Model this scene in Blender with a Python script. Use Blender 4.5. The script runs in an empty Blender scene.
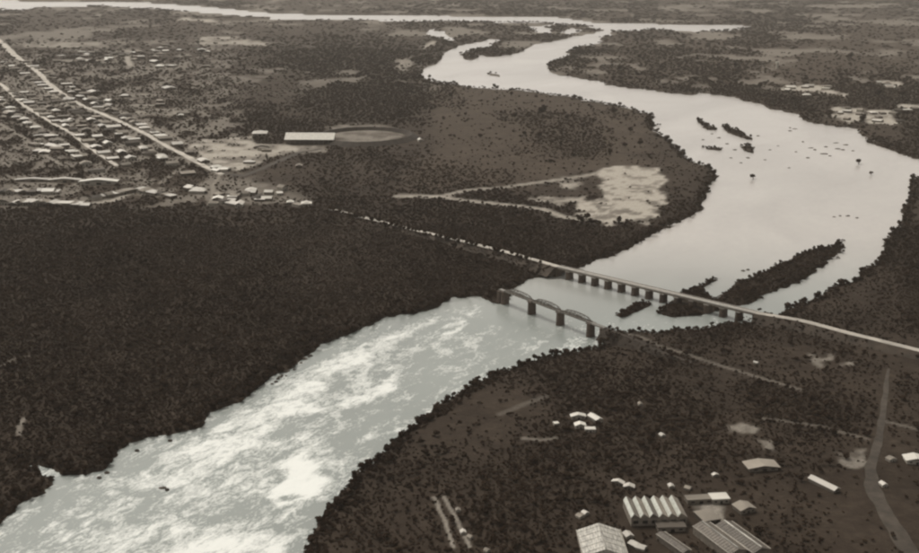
import bpy, math, random
import numpy as np
from mathutils import Vector, Matrix

# ------------------------------------------------------------------ camera
SC = bpy.context.scene
COL = SC.collection
W, H, F, YH, HC = 919.0, 553.0, 1109.0, -40.0, 360.0       # photo size, focal (px), horizon row, flying height (m)
PITCH = math.atan((H / 2 - YH) / F)
cam_d = bpy.data.cameras.new('camera')
cam = bpy.data.objects.new('camera', cam_d)
COL.objects.link(cam)
cam.location = (0, 0, HC)
cam.rotation_euler = (math.pi / 2 - PITCH, 0, 0)
cam_d.sensor_fit = 'HORIZONTAL'
cam_d.sensor_width = 36.0
cam_d.lens = 36.0 * F / W
cam_d.clip_start = 1.0
cam_d.clip_end = 90000.0
SC.camera = cam

# ------------------------------------------------------------------ sky, sun, exposure
SUN_EL, SUN_AZ = math.radians(52), math.radians(-38)      # azimuth from +Y towards +X
world = bpy.data.worlds.new('World')
SC.world = world
world.use_nodes = True
wn, wl = world.node_tree.nodes, world.node_tree.links
wn.clear()
sky = wn.new('ShaderNodeTexSky')
sky.sky_type = 'NISHITA'
sky.sun_disc = False
sky.sun_elevation = SUN_EL
sky.sun_rotation = SUN_AZ
sky.air_density = 1.0
sky.dust_density = 3.0
bw = wn.new('ShaderNodeRGBToBW')                          # a sepia print: the sky carries one warm tone only
tint = wn.new('ShaderNodeMix')
tint.data_type = 'RGBA'
tint.blend_type = 'MULTIPLY'
tint.inputs[0].default_value = 1.0
tint.inputs[7].default_value = (1.0, 0.95, 0.885, 1)
bg = wn.new('ShaderNodeBackground')
bg.inputs['Strength'].default_value = 0.15
wo = wn.new('ShaderNodeOutputWorld')
wl.new(sky.outputs[0], bw.inputs[0])
wl.new(bw.outputs[0], tint.inputs[6])
wl.new(tint.outputs[2], bg.inputs[0])
wl.new(bg.outputs[0], wo.inputs[0])
sun_d = bpy.data.lights.new('sun', 'SUN')
sun_d.energy = 1.5
sun_d.angle = math.radians(14)
sun_d.color = (1.0, 0.95, 0.88)
sun = bpy.data.objects.new('sun', sun_d)
COL.objects.link(sun)
SV = Vector((math.sin(SUN_AZ) * math.cos(SUN_EL), math.cos(SUN_AZ) * math.cos(SUN_EL), math.sin(SUN_EL)))
sun.rotation_euler = (-SV).to_track_quat('-Z', 'Y').to_euler()
sun.location = SV * 500
SC.view_settings.view_transform = 'Standard'
SC.view_settings.look = 'None'
SC.view_settings.exposure = 0.18
SC.view_settings.gamma = 1.0
SC.cycles.max_bounces = 4
SC.cycles.diffuse_bounces = 2
SC.cycles.glossy_bounces = 2
SC.cycles.volume_bounces = 0
SC.cycles.use_denoising = True
SC.cycles.filter_width = 2.4          # an old, slightly soft lens
HAZE_DENSITY = 3.3e-5

random.seed(11)
RNG = np.random.default_rng(11)


# ------------------------------------------------------------------ ground survey: map points taken off the photograph
def G(x, y, z=0.0):
    u, v = (x - W / 2) / F, (H / 2 - y) / F
    dy = math.cos(PITCH) + v * math.sin(PITCH)
    dz = -math.sin(PITCH) + v * math.cos(PITCH)
    t = (z - HC) / dz
    return (u * t, dy * t)


def poly(pts, z=0.0):
    return np.array([G(p[0], p[1], p[2] if len(p) > 2 else z) for p in pts])


def vnoise(x, y, seed=0):
    xi, yi = np.floor(x).astype(np.int64), np.floor(y).astype(np.int64)
    fx, fy = x - xi, y - yi
    fx, fy = fx * fx * (3 - 2 * fx), fy * fy * (3 - 2 * fy)

    def h(a, b):
        n = (a * 374761393 + b * 668265263 + seed * 1442695041) & 0x7fffffff
        n = ((n ^ (n >> 13)) * 1274126177) & 0x7fffffff
        return ((n ^ (n >> 16)) & 0xffff) / 65535.0
    a, b, c, d = h(xi, yi), h(xi + 1, yi), h(xi, yi + 1), h(xi + 1, yi + 1)
    return (a * (1 - fx) + b * fx) * (1 - fy) + (c * (1 - fx) + d * fx) * fy


def fbm(x, y, seed=0, n=4):
    s, a, t = 0, 1.0, 0
    for i in range(n):
        s = s + a * vnoise(x * 2 ** i + 17.3 * i, y * 2 ** i - 9.1 * i, seed + i)
        t += a
        a *= 0.5
    return s / t


def dfbm(x, y, base, seed, n=3, ay=1.0):
    """noise whose grain grows with distance in three blended steps"""
    r_ = np.hypot(x, y)
    a = fbm(x / base, y / (base * ay), seed, n)
    b = fbm(x / (base * 2.6), y / (base * ay * 2.6), seed + 100, n)
    c = fbm(x / (base * 7), y / (base * ay * 7), seed + 200, n)
    w1, w2 = sstep(1400, 2400, r_), sstep(3200, 5200, r_)
    return (a * (1 - w1) + b * w1) * (1 - w2) + c * w2


def sdf(P, X, Y):
    """signed distance to a closed polygon, negative inside"""
    d2 = np.full(X.shape, 1e18)
    ins = np.zeros(X.shape, bool)
    n = len(P)
    for i in range(n):
        ax, ay = P[i]
        bx, by = P[(i + 1) % n]
        ex, ey = bx - ax, by - ay
        px, py = X - ax, Y - ay
        t = np.clip((px * ex + py * ey) / (ex * ex + ey * ey + 1e-9), 0, 1)
        d2 = np.minimum(d2, (px - ex * t) ** 2 + (py - ey * t) ** 2)
        if ay != by:
            c = ((ay > Y) != (by > Y)) & (X < ex * (Y - ay) / ey + ax)
            ins ^= c
    d = np.sqrt(d2)
    return np.where(ins, -d, d)


def ldist(L, X, Y):
    d2 = np.full(X.shape, 1e18)
    for i in range(len(L) - 1):
        ax, ay = L[i]
        bx, by = L[i + 1]
        ex, ey = bx - ax, by - ay
        px, py = X - ax, Y - ay
        t = np.clip((px * ex + py * ey) / (ex * ex + ey * ey + 1e-9), 0, 1)
        d2 = np.minimum(d2, (px - ex * t) ** 2 + (py - ey * t) ** 2)
    return np.sqrt(d2)


def sstep(a, b, x):
    t = np.clip((x - a) / (b - a), 0, 1)
    return t * t * (3 - 2 * t)


T = 7.0     # tops of the bankside scrub: where the near bank hides the water the outline seen is the scrub's
LEFT_BANK = [(-200, 640), (-110, 592), (-40, 550), (0, 526), (24, 507), (42, 495), (52, 485), (50, 479), (38, 474), (26, 468), (22, 463),
             (46, 470), (60, 475), (87, 476), (105, 469), (115, 455), (125, 447), (149, 439), (173, 434), (198, 429), (210, 413),
             (226, 407), (242, 400), (258, 390), (272, 379), (290, 368), (302, 359), (320, 346), (340, 338), (359, 331), (379, 322),
             (399, 316), (427, 312), (443, 303), (457, 297), (479, 297), (490, 303), (503, 304), (512, 296), (516, 287), (523, 282), (530, 279), (546, 277),
             (562, 274), (572, 270), (584, 265), (607, 258), (632, 247), (655, 235), (664, 229), (690, 219), (703, 208), (707, 195),
             (712, 186), (716, 175)]
CAPE = [(713, 167), (694, 159, T), (685, 150, T), (669, 138, T), (657, 127, T), (651, 118, T), (653, 113, T), (638, 108, T), (621, 104, T),
        (600, 101, T), (575, 95, T), (549, 92, T), (522, 88, T), (496, 87, T), (476, 86, T), (456, 83, T), (438, 80, T), (428, 77, T),
        (420, 73, T)]
FAR_LEFT = [(421, 70), (433, 65), (442, 58), (448, 51), (461, 46), (476, 42), (494, 38.5), (496, 41), (486, 47), (474, 49), (463, 54),
            (462, 60), (473, 60), (481, 55), (489, 57), (509, 55.5), (519, 52), (523, 48), (537, 44), (557, 40.5), (575, 36.5),
            (592, 33), (606, 30), (630, 24)]
FAR_RIGHT = [(660, 27), (632, 30), (612, 32), (601, 38), (595, 44), (577, 48), (565, 57), (552, 62), (544, 66), (547, 71), (562, 75),
             (577, 78.5), (595, 81), (615, 86), (635, 88.5), (659, 92), (694, 95.5), (704, 93), (739, 99), (763, 106), (784, 111),
             (798, 114), (803, 121), (826, 125.5), (860, 129), (862, 137), (888, 143), (905, 153), (914, 158), (940, 160)]
RIGHT_BANK = [(925, 171, T), (910, 175, T), (908, 196, T), (902, 214, T), (891, 232, T), (877, 252, T), (862, 269, T), (852, 275, T),
              (834, 279, T), (828, 287, T), (808, 296, T), (790, 303, T), (778, 309, T), (760, 315, T), (752, 317, T), (735, 317, T),
              (713, 321, T), (693, 324, T), (668, 323, T), (664, 326, T), (643, 326, T), (622, 327, T), (610, 331, T), (600, 340, T),
              (581, 343, T), (561, 347, T), (541, 351, T), (519, 359, T), (487, 368, T), (471, 379, T), (447, 395, T), (431, 405, T),
              (415, 417, T), (399, 428, T), (379, 443, T), (363, 458, T), (350, 472, T), (339, 491, T), (322, 507, T), (310, 527, T),
              (298, 548, T), (285, 572, T), (250, 640, T)]
RIVER = poly(LEFT_BANK + CAPE + FAR_LEFT + FAR_RIGHT + RIGHT_BANK)
FAR_RIVER = poly([(-120, -1), (30, 0.5), (152, 3), (230, 9), (276, 14), (410, 15.7), (537, 16.5), (557, 17), (585, 21), (600, 23), (660, 24),
                  (721, 25), (752, 26), (752, 28), (721, 31), (690, 32), (660, 30), (620, 31), (600, 30), (585, 26), (557, 24),
                  (537, 23), (430, 21.5), (410, 21), (276, 20), (268, 18), (200, 13), (152, 9), (100, 6), (30, 8), (20, 11), (8, 10), (-120, 7)])
PONDS = [poly([(530, 27), (548, 25), (553, 31), (550, 34), (540, 33)]), poly([(562, 30), (575, 28), (583, 31), (572, 34), (563, 34)]),
         poly([(430, 28), (440, 32), (456, 38), (455, 41), (440, 38), (428, 32)])]
IS = 5.0
ISLANDS = [
    poly([(844, 236, IS), (846, 241), (839, 252), (823, 267), (797, 282), (765, 295), (747, 304), (728, 309), (717, 312), (691, 314.5),
          (672, 316.5), (658, 315), (659, 310, IS), (668, 304, IS), (682, 297, IS), (697, 298, IS), (711, 297, IS), (722, 291, IS), (735, 281, IS), (761, 269, IS),
          (779, 261, IS), (797, 254, IS), (816, 246, IS), (834, 241, IS)]),
    poly([(674, 294, IS), (680, 288, IS), (697, 282, IS), (714, 275, IS), (722, 275, IS), (722, 278), (700, 289), (697, 296), (684, 300)]),
    poly([(653, 313), (662, 304, IS), (676, 293, IS), (699, 285, IS), (713, 298), (723, 309), (700, 316), (672, 318)]),
    poly([(616, 315), (620, 318), (629, 317), (643, 309), (651, 304), (648, 298, IS), (633, 300, IS), (622, 307, IS)]),
    poly([(697, 118), (706, 124, 2), (716, 127, 2), (716, 131), (707, 130), (699, 125)]),
    poly([(720, 126), (728, 125, 2), (742, 132, 2), (753, 138, 2), (752, 141), (741, 138), (727, 133)]),
    poly([(701, 147), (712, 147, 1), (723, 149), (721, 151), (708, 150)]),
    poly([(739, 146), (748, 144, 1), (754, 149), (753, 154), (746, 152)]),
    poly([(484, 72), (488, 72, 2), (492, 73, 2), (501, 74), (500, 77), (490, 76)]),
    poly([(866, 139), (888, 142, 3), (900, 147, 3), (911, 156, 2), (912, 158), (902, 155), (885, 148), (868, 143)]),
]
BARE = [  # polygon, strength of the pale dry soil
    (poly([(199, 38), (230, 37), (268, 44), (262, 47), (225, 47), (199, 48)]), .75),
    (poly([(181, 18), (230, 23), (230, 26), (181, 21)]), .9),
    (poly([(25, 45), (105, 43), (106, 48), (25, 49)]), .6),
    (poly([(96, 13), (104, 16), (104, 19), (96, 17)]), .7),
    (poly([(397, 62), (408, 58), (411, 66), (402, 74), (397, 72)]), .5),
    (poly([(423, 43), (431, 42), (432, 48), (424, 50)]), .9),
    (poly([(188, 150), (200, 143), (250, 140), (262, 147), (322, 149), (327, 153), (300, 156), (286, 155), (262, 163), (240, 174), (215, 172)]), .85),
    (poly([(130, 106), (154, 106), (154, 111), (130, 111)]), .5),
    (poly([(133, 113), (180, 112), (185, 117), (140, 117)]), .5),
    (poly([(104, 97), (127, 97), (127, 101), (104, 101)]), .45),
    (poly([(129, 94), (162, 94), (162, 98), (129, 98)]), .45),
    (poly([(603, 172), (625, 168), (655, 170), (668, 182), (657, 192), (665, 203), (656, 214), (645, 226), (630, 224), (612, 229), (590, 226),
           (577, 218), (583, 206), (600, 200), (600, 185)]), .95),
    (poly([(562, 181), (580, 179), (577, 192), (565, 193)]), .7),
    (poly([(532, 202), (577, 200), (592, 206), (560, 208), (538, 205)]), .7),
    (poly([(785, 87), (818, 87), (850, 96), (846, 99), (820, 94), (785, 93)]), .9),
    (poly([(831, 110), (860, 110), (862, 122), (845, 124), (832, 118)]), .9),
    (poly([(864, 112), (894, 113), (895, 126), (868, 124)]), .9),
    (poly([(875, 82), (899, 85), (898, 88), (876, 86)]), 1.),
    (poly([(898, 106), (925, 106), (925, 112), (900, 110)]), 1.),
    (poly([(727, 431), (742, 428), (757, 433), (756, 440), (742, 443), (729, 439)]), .42),
    (poly([(760, 449), (773, 448), (775, 456), (763, 457)]), .4),
    (poly([(832, 458), (862, 458), (866, 468), (850, 474), (835, 468)]), .35),
    (poly([(690, 505), (712, 503), (722, 524), (704, 527)]), .55),
    (poly([(808, 361), (831, 359), (833, 365), (818, 366), (816, 373), (810, 372)]), .4),
    (poly([(846, 370), (862, 369), (863, 374), (848, 374)]), .4),
    (poly([(325, 131), (352, 127), (390, 128), (404, 136), (396, 144), (360, 147), (338, 145)]), .40),
    (poly([(0, 188), (60, 186), (62, 204), (0, 206)]), .30),
    (poly([(0, 80), (35, 78), (60, 100), (30, 106), (0, 95)]), .35),
    (poly([(205, 178), (240, 182), (284, 190), (286, 206), (206, 208)]), .30),
]
TRACKS = [  # line, half width (m), strength
    ([(401, 200), (420, 200), (438, 201)], 10, .8), ([(438, 201), (470, 194), (500, 191), (527, 187), (562, 182), (600, 176)], 7, .65),
    ([(438, 201), (476, 206), (509, 209), (542, 213), (562, 221), (580, 224)], 7, .75),
    ([(610, 333), (640, 341), (662, 352), (692, 361), (754, 382), (800, 396)], 2.2, .28),
    ([(762, 425), (820, 433), (866, 446)], 2.0, .22), ([(884, 428), (919, 437), (940, 443)], 2.0, .25),
    ([(523, 446), (540, 448), (554, 446)], 2.0, .3), ([(500, 420), (530, 408), (545, 402)], 3, .16),
    ([(433, 504), (445, 530), (453, 556)], 1.2, .5), ([(443, 504), (457, 530), (470, 556)], 1.2, .5),
    ([(91, 206), (112, 203), (132, 195)], 6, .8), ([(0, 183), (50, 181), (140, 186)], 4, .4),
    ([(33, 137), (58, 137)], 5, .6), ([(127, 52), (128, 60), (130, 68)], 10, .8),
    ([(222, 176), (214, 186), (212, 205)], 4, .5), ([(40, 90), (90, 118), (165, 161)], 5, .8), ([(60, 84), (110, 109), (190, 148)], 5, .5), ([(0, 106), (40, 130), (85, 160)], 5, .6), ([(0, 126), (30, 146), (60, 168)], 5, .5), ([(150, 128), (120, 150)], 5, .5), ([(100, 108), (66, 132)], 5, .5), ([(196, 160), (160, 186)], 4, .4),
    ([(0, 372), (14, 364), (30, 361)], 1.5, .25), ([(20, 440), (19, 432), (24, 424)], 2.0, .4),
]
BARE_L = [(poly(l), w, s) for l, w, s in TRACKS]
GRASS = poly([(440, 85), (520, 93), (600, 105), (635, 112), (650, 130), (655, 165), (600, 170), (540, 185), (440, 196), (395, 196), (420, 150), (425, 100)])
GRASS2 = poly([(560, 72), (620, 40), (760, 32), (960, 20), (960, 110), (800, 106), (700, 90)])
TOWN = poly([(-60, 40), (230, 40), (245, 140), (240, 178), (320, 206), (-60, 212)])
ROAD_MAIN = poly([(-12, 33), (2, 44), (15, 57), (35, 71), (48, 85), (62, 96), (84, 109), (119, 124), (149, 139), (165, 148), (215, 174), (222, 177)])
ROAD_SECOND = poly([(-20, 75), (2, 87), (25, 109), (48, 123), (71, 137), (89, 150), (117, 169)])
ROAD_FORK = poly([(200, 166), (222, 176), (243, 179), (262, 172), (285, 161), (302, 154), (322, 151)])
ROAD_NEAR = poly([(888, 374), (887, 379), (883, 413), (877, 452), (870, 475), (870, 494), (885, 521), (904, 553), (925, 585)])

# bridges (world metres)
RB_A = np.array((128.98, 1250.73))
RB_D = np.array((161.68, -154.15))
RB_D = RB_D / np.linalg.norm(RB_D)
RB_S = 18.6
TB_A = np.array((49.5, 1153.8))
TB_D = np.array((91.5, -123.3))
TB_D = TB_D / np.linalg.norm(TB_D)
TB_S = 45.2
RB0, RB1 = RB_A - RB_D * RB_S * 0.9, RB_A + RB_D * RB_S * 13.0
ROAD_WEST = np.array([G(330, 209, 6), G(362, 217, 7), G(411, 229, 9), G(455, 239, 10.5), G(507, 252, 12)] + [tuple(RB0)])
ROAD_EAST = np.array([tuple(RB1), G(800, 320, 12), G(850, 333.5, 11), G(919, 351, 9), G(1000, 372, 7)])
TB_E = TB_A + TB_D * (TB_S * 3 + 19)
RAIL_EAST = np.array([tuple(TB_E), G(640, 341, 10), G(662, 352, 8), G(692, 362, 6)])


def land_dist(X, Y):
    s = np.clip(np.hypot(X, Y) / 1200.0, 0.7, 6)
    wx = (dfbm(X, Y, 30, 5) - .5) * 15 * s + (dfbm(X, Y, 7, 7, 3) - .5) * 11 * s
    wy = (dfbm(X, Y, 30, 15) - .5) * 15 * s + (dfbm(X, Y, 7, 17, 3) - .5) * 11 * s
    A, B = X + wx, Y + wy
    d = np.minimum(sdf(RIVER, A, B), sdf(FAR_RIVER, A, B))
    for q in PONDS:
        d = np.minimum(d, sdf(q, A, B))
    for i, q in enumerate(ISLANDS):
        k = 1.0 if i in (0,) else 0.45
        d = np.maximum(d, -sdf(q, X + wx * k, Y + wy * k))
    return d


def height(X, Y, d=None):
    X, Y = np.asarray(X, float), np.asarray(Y, float)
    if d is None:
        d = land_dist(X, Y)
    z = np.where(d < 0, np.maximum(d * 0.5, -3.0), 4.6 * (1 - np.exp(-np.maximum(d, 0) / 11.0)))
    inland = sstep(15, 160, d)
    z = z + inland * ((fbm(X / 420, Y / 420, 31, 3) - .35) * 7 + (fbm(X / 60, Y / 60, 37, 3) - .5) * 1.6)
    # road embankments and flat ground under bridge ends
    return z


EMB = []


def emb_height(x, y, z):
    for L_, zs in EMB:
        P = resample(L_, 10)
        n = len(P)
        zt = np.interp(np.linspace(0, 1, n), np.linspace(0, 1, len(zs)), zs)
        best, bz = np.full(x.shape, 1e9), np.zeros(x.shape)
        for i in range(n):
            dd = np.hypot(x - P[i, 0], y - P[i, 1])
            m_ = dd < best
            best, bz = np.where(m_, dd, best), np.where(m_, zt[i], bz)
        z = np.maximum(z, bz - .4 - np.maximum(best - 5.5, 0) * .68)
    return z


def hz(x, y):
    return float(height(np.array([x]), np.array([y]))[0])


# ------------------------------------------------------------------ node helpers and materials
def new_mat(name):
    m = bpy.data.materials.new(name)
    m.use_nodes = True
    nt = m.node_tree
    nt.nodes.clear()
    out = nt.nodes.new('ShaderNodeOutputMaterial')
    bs = nt.nodes.new('ShaderNodeBsdfPrincipled')
    nt.links.new(bs.outputs[0], out.inputs[0])
    return m, nt, bs


def nd(nt, t, **kw):
    n = nt.nodes.new(t)
    for k, v in kw.items():
        setattr(n, k, v)
    return n


def ramp(nt, stops, src=None):
    r = nt.nodes.new('ShaderNodeValToRGB')
    e = r.color_ramp.elements
    while len(e) < len(stops):
        e.new(0.5)
    for i, (p, c) in enumerate(stops):
        e[i].position = p
        e[i].color = tuple(c) + (1,) if len(c) == 3 else c
    if src is not None:
        nt.links.new(src, r.inputs[0])
    return r


def mixc(nt, fac, a, b, mode='MIX'):
    m = nt.nodes.new('ShaderNodeMix')
    m.data_type = 'RGBA'
    m.blend_type = mode
    for s, v in ((0, fac), (6, a), (7, b)):
        if isinstance(v, (int, float)):
            m.inputs[s].default_value = v
        elif isinstance(v, tuple):
            m.inputs[s].default_value = v + (1,) if len(v) == 3 else v
        else:
            nt.links.new(v, m.inputs[s])
    return m.outputs[2]


def math_n(nt, op, a, b=0.0, c=0.0, clamp=False):
    m = nt.nodes.new('ShaderNodeMath')
    m.operation = op
    m.use_clamp = clamp
    for i, v in enumerate((a, b, c)):
        if isinstance(v, (int, float)):
            m.inputs[i].default_value = v
        else:
            nt.links.new(v, m.inputs[i])
    return m.outputs[0]


def noise(nt, vec, scale, detail=4, rough=.6, dist=0.0):
    n = nt.nodes.new('ShaderNodeTexNoise')
    n.inputs['Scale'].default_value = scale
    n.inputs['Detail'].default_value = detail
    n.inputs['Roughness'].default_value = rough
    n.inputs['Distortion'].default_value = dist
    if vec is not None:
        nt.links.new(vec, n.inputs['Vector'])
    return n.outputs[0]


def simple(name, c, var=.25, scale=.6, rough=.85, spec=.2, streak=None):
    """weathered flat colour: two octaves of blotches, optional stretched streaks"""
    m, nt, bs = new_mat(name)
    co = nd(nt, 'ShaderNodeTexCoord').outputs['Object']
    oi = nd(nt, 'ShaderNodeObjectInfo')
    mp = nd(nt, 'ShaderNodeMapping')
    nt.links.new(co, mp.inputs[0])
    nt.links.new(oi.outputs['Location'], mp.inputs[1])
    if streak:
        mp.inputs[3].default_value = streak
    n1 = noise(nt, mp.outputs[0], scale, 5, .65)
    lo = tuple(v * (1 - var * 1.6) for v in c)
    hi = tuple(min(.95, v * (1 + var)) for v in c)
    r = ramp(nt, [(.3, lo), (.7, hi)], n1)
    f = math_n(nt, 'MULTIPLY_ADD', oi.outputs['Random'], var * 1.6, 1 - var)
    vm = nd(nt, 'ShaderNodeVectorMath', operation='SCALE')
    nt.links.new(r.outputs[0], vm.inputs[0])
    nt.links.new(f, vm.inputs['Scale'])
    nt.links.new(vm.outputs[0], bs.inputs['Base Color'])
    bs.inputs['Roughness'].default_value = rough
    bs.inputs['Specular IOR Level'].default_value = spec
    return m


M = {}
M['pale_roof'] = simple('pale_roof', (.58, .545, .485), .2, .25, .6, .3)
M['white_roof'] = simple('white_roof', (.66, .63, .56), .12, .25, .55, .3)
M['grey_roof'] = simple('grey_roof', (.27, .24, .20), .25, .3)
M['dark_roof'] = simple('dark_roof', (.10, .085, .07), .3, .3)
M['sheet_roof'] = simple('sheet_roof', (.15, .13, .108), .42, .5, .6, .3, (4, .3, 1))
M['pale_sheet'] = simple('pale_sheet', (.48, .46, .41), .42, .35, .55, .3, (3, .5, 1))
M['glass_light'] = simple('glass_light', (.55, .56, .50), .15, .4, .25, .5)
M['wall'] = simple('wall', (.24, .21, .175), .25, .5)
M['wall_dark'] = simple('wall_dark', (.12, .10, .082), .25, .5)
M['wall_pale'] = simple('wall_pale', (.40, .37, .32), .2, .5)
M['opening'] = simple('opening', (.02, .017, .014), .2, 1)
M['concrete'] = simple('concrete', (.45, .42, .38), .2, .35)
M['masonry'] = simple('masonry', (.115, .088, .070), .25, .5)
M['deck'] = simple('deck', (.42, .395, .355), .18, .3)
M['steel'] = simple('steel', (.19, .178, .155), .25, 1.2, .6, .4)
M['timber'] = simple('timber', (.14, .12, .1), .3, 1.5)
M['rock'] = simple('rock', (.085, .070, .056), .3, .4)
M['bark'] = simple('bark', (.06, .046, .035), .3, 1.5)
M['road'] = simple('road', (.50, .46, .40), .25, .05)
M['earth'] = simple('earth', (.062, .048, .036), .3, .08)
M['dust'] = simple('dust', (.090, .074, .058), .3, .08)


def foliage(name, lo, hi):
    m, nt, bs = new_mat(name)
    oi = nd(nt, 'ShaderNodeObjectInfo')
    co = nd(nt, 'ShaderNodeTexCoord').outputs['Object']
    geo = nd(nt, 'ShaderNodeNewGeometry').outputs['Position']
    n1 = noise(nt, co, .9, 3)
    n2 = noise(nt, geo, .011, 5, .6)
    f = math_n(nt, 'ADD', math_n(nt, 'MULTIPLY', oi.outputs['Random'], .28), math_n(nt, 'MULTIPLY_ADD', n1, .5, -.25))
    f = math_n(nt, 'ADD', f, math_n(nt, 'MULTIPLY_ADD', n2, 1.9, -.62), clamp=True)
    nt.links.new(mixc(nt, f, lo, hi), bs.inputs['Base Color'])
    bs.inputs['Roughness'].default_value = .85
    bs.inputs['Specular IOR Level'].default_value = .05
    return m


M['leaf'] = foliage('leaf', (.0270, .0164, .0100), (.056, .0362, .0230))
M['leaf_dry'] = foliage('leaf_dry', (.041, .0270, .0174), (.080, .0560, .0378))

# ground: dark leafy soil, dry grass and pale bare earth
m, nt, bs = new_mat('ground')
co = nd(nt, 'ShaderNodeTexCoord').outputs['Object']
at = nd(nt, 'ShaderNodeAttribute', attribute_name='bare')
at2 = nd(nt, 'ShaderNodeAttribute', attribute_name='dry')
nA = noise(nt, co, .016, 6, .65)
nB = noise(nt, co, .12, 5, .7)
nC = noise(nt, co, .7, 3, .6)
soil = ramp(nt, [(.25, (.021, .0146, .0099)), (.5, (.031, .0222, .0155)), (.78, (.048, .0358, .0260))], nB).outputs[0]
grass = ramp(nt, [(.25, (.044, .0320, .0226)), (.5, (.070, .0525, .0380)), (.8, (.108, .0845, .0630))], nB).outputs[0]
pale = ramp(nt, [(.2, (.25, .222, .185)), (.5, (.41, .375, .320)), (.8, (.54, .50, .44))], nC).outputs[0]
fd = math_n(nt, 'MULTIPLY_ADD', nA, 1.5, -.75)
fd = math_n(nt, 'ADD', at2.outputs['Fac'], fd, clamp=True)
c1 = mixc(nt, fd, soil, grass)
fb = math_n(nt, 'MULTIPLY_ADD', nB, 1.3, -.65)
fb = math_n(nt, 'MULTIPLY_ADD', math_n(nt, 'MULTIPLY', fb, at.outputs['Fac']), 1.0, at.outputs['Fac'], clamp=True)
c2 = mixc(nt, fb, c1, pale)
nt.links.new(c2, bs.inputs['Base Color'])
bs.inputs['Roughness'].default_value = .95
bs.inputs['Specular IOR Level'].default_value = .1
bp = nd(nt, 'ShaderNodeBump')
bp.inputs['Strength'].default_value = .6
bp.inputs['Distance'].default_value = 1.5
nt.links.new(nB, bp.inputs['Height'])
nt.links.new(bp.outputs[0], bs.inputs['Normal'])
M['ground'] = m

# river: silty water, broken by foam in the rapids below the bridges
m, nt, bs = new_mat('river_water')
co = nd(nt, 'ShaderNodeTexCoord').outputs['Object']
fo = nd(nt, 'ShaderNodeAttribute', attribute_name='foam')
si = nd(nt, 'ShaderNodeAttribute', attribute_name='silt')
mp = nd(nt, 'ShaderNodeMapping')
nt.links.new(co, mp.inputs[0])
mp.vector_type = 'TEXTURE'
mp.inputs['Rotation'].default_value = (0, 0, math.radians(63))
mp.inputs['Scale'].default_value = (1.8, 1, 1)
wv = mp.outputs[0]
n1 = noise(nt, wv, .028, 5, .62, 1.2)
n2 = noise(nt, wv, .11, 5, .7, .8)
n3 = noise(nt, wv, .55, 3, .65, .3)
s = math_n(nt, 'ADD', math_n(nt, 'MULTIPLY', n1, .38), math_n(nt, 'ADD', math_n(nt, 'MULTIPLY', n2, .40), math_n(nt, 'MULTIPLY', n3, .22)))
s = math_n(nt, 'ADD', s, math_n(nt, 'MULTIPLY_ADD', fo.outputs['Fac'], .50, -.350))
fm = ramp(nt, [(.36, (0, 0, 0)), (.415, (.42, .42, .42)), (.475, (.9, .9, .9)), (.56, (1, 1, 1))], s).outputs[0]
base = mixc(nt, si.outputs['Fac'], (.25, .278, .262), (.53, .492, .460))
base = mixc(nt, math_n(nt, 'MULTIPLY_ADD', n2, .5, 0, True), base, (.34, .345, .320))
nl = noise(nt, wv, .0045, 4, .55, .6)
base = mixc(nt, 1.0, base, ramp(nt, [(.3, (.86, .86, .86)), (.7, (1.08, 1.08, 1.08))], nl).outputs[0], 'MULTIPLY')
col = mixc(nt, fm, base, (.80, .815, .775))
nt.links.new(col, bs.inputs['Base Color'])
rg = math_n(nt, 'MULTIPLY_ADD', fm, .45, .22)
nt.links.new(rg, bs.inputs['Roughness'])
bs.inputs['IOR'].default_value = 1.33
bp = nd(nt, 'ShaderNodeBump')
bp.inputs['Distance'].default_value = .5
nt.links.new(math_n(nt, 'MULTIPLY_ADD', fo.outputs['Fac'], .5, .08), bp.inputs['Strength'])
nt.links.new(math_n(nt, 'ADD', n3, math_n(nt, 'MULTIPLY', n2, 1.5)), bp.inputs['Height'])
nt.links.new(bp.outputs[0], bs.inputs['Normal'])
M['water'] = m


# ------------------------------------------------------------------ mesh helpers
def mesh_from(name, V, Fc, mat=None, smooth=False):
    me = bpy.data.meshes.new(name)
    me.from_pydata([tuple(v) for v in V], [], [tuple(f) for f in Fc])
    if mat:
        me.materials.append(M[mat] if isinstance(mat, str) else mat)
    if smooth:
        me.polygons.foreach_set('use_smooth', [True] * len(me.polygons))
    me.update()
    return me


def add(name, me, parent=None, loc=(0, 0, 0), rz=0.0, scale=(1, 1, 1)):
    o = bpy.data.objects.new(name, me)
    COL.objects.link(o)
    o.location = loc
    o.rotation_euler = (0, 0, rz)
    o.scale = scale
    if parent is not None:
        o.parent = parent
    return o


def tag(o, label=None, cat=None, group=None, kind=None):
    for k, v in (('label', label), ('category', cat), ('group', group), ('kind', kind)):
        if v:
            o[k] = v
    return o


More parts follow.
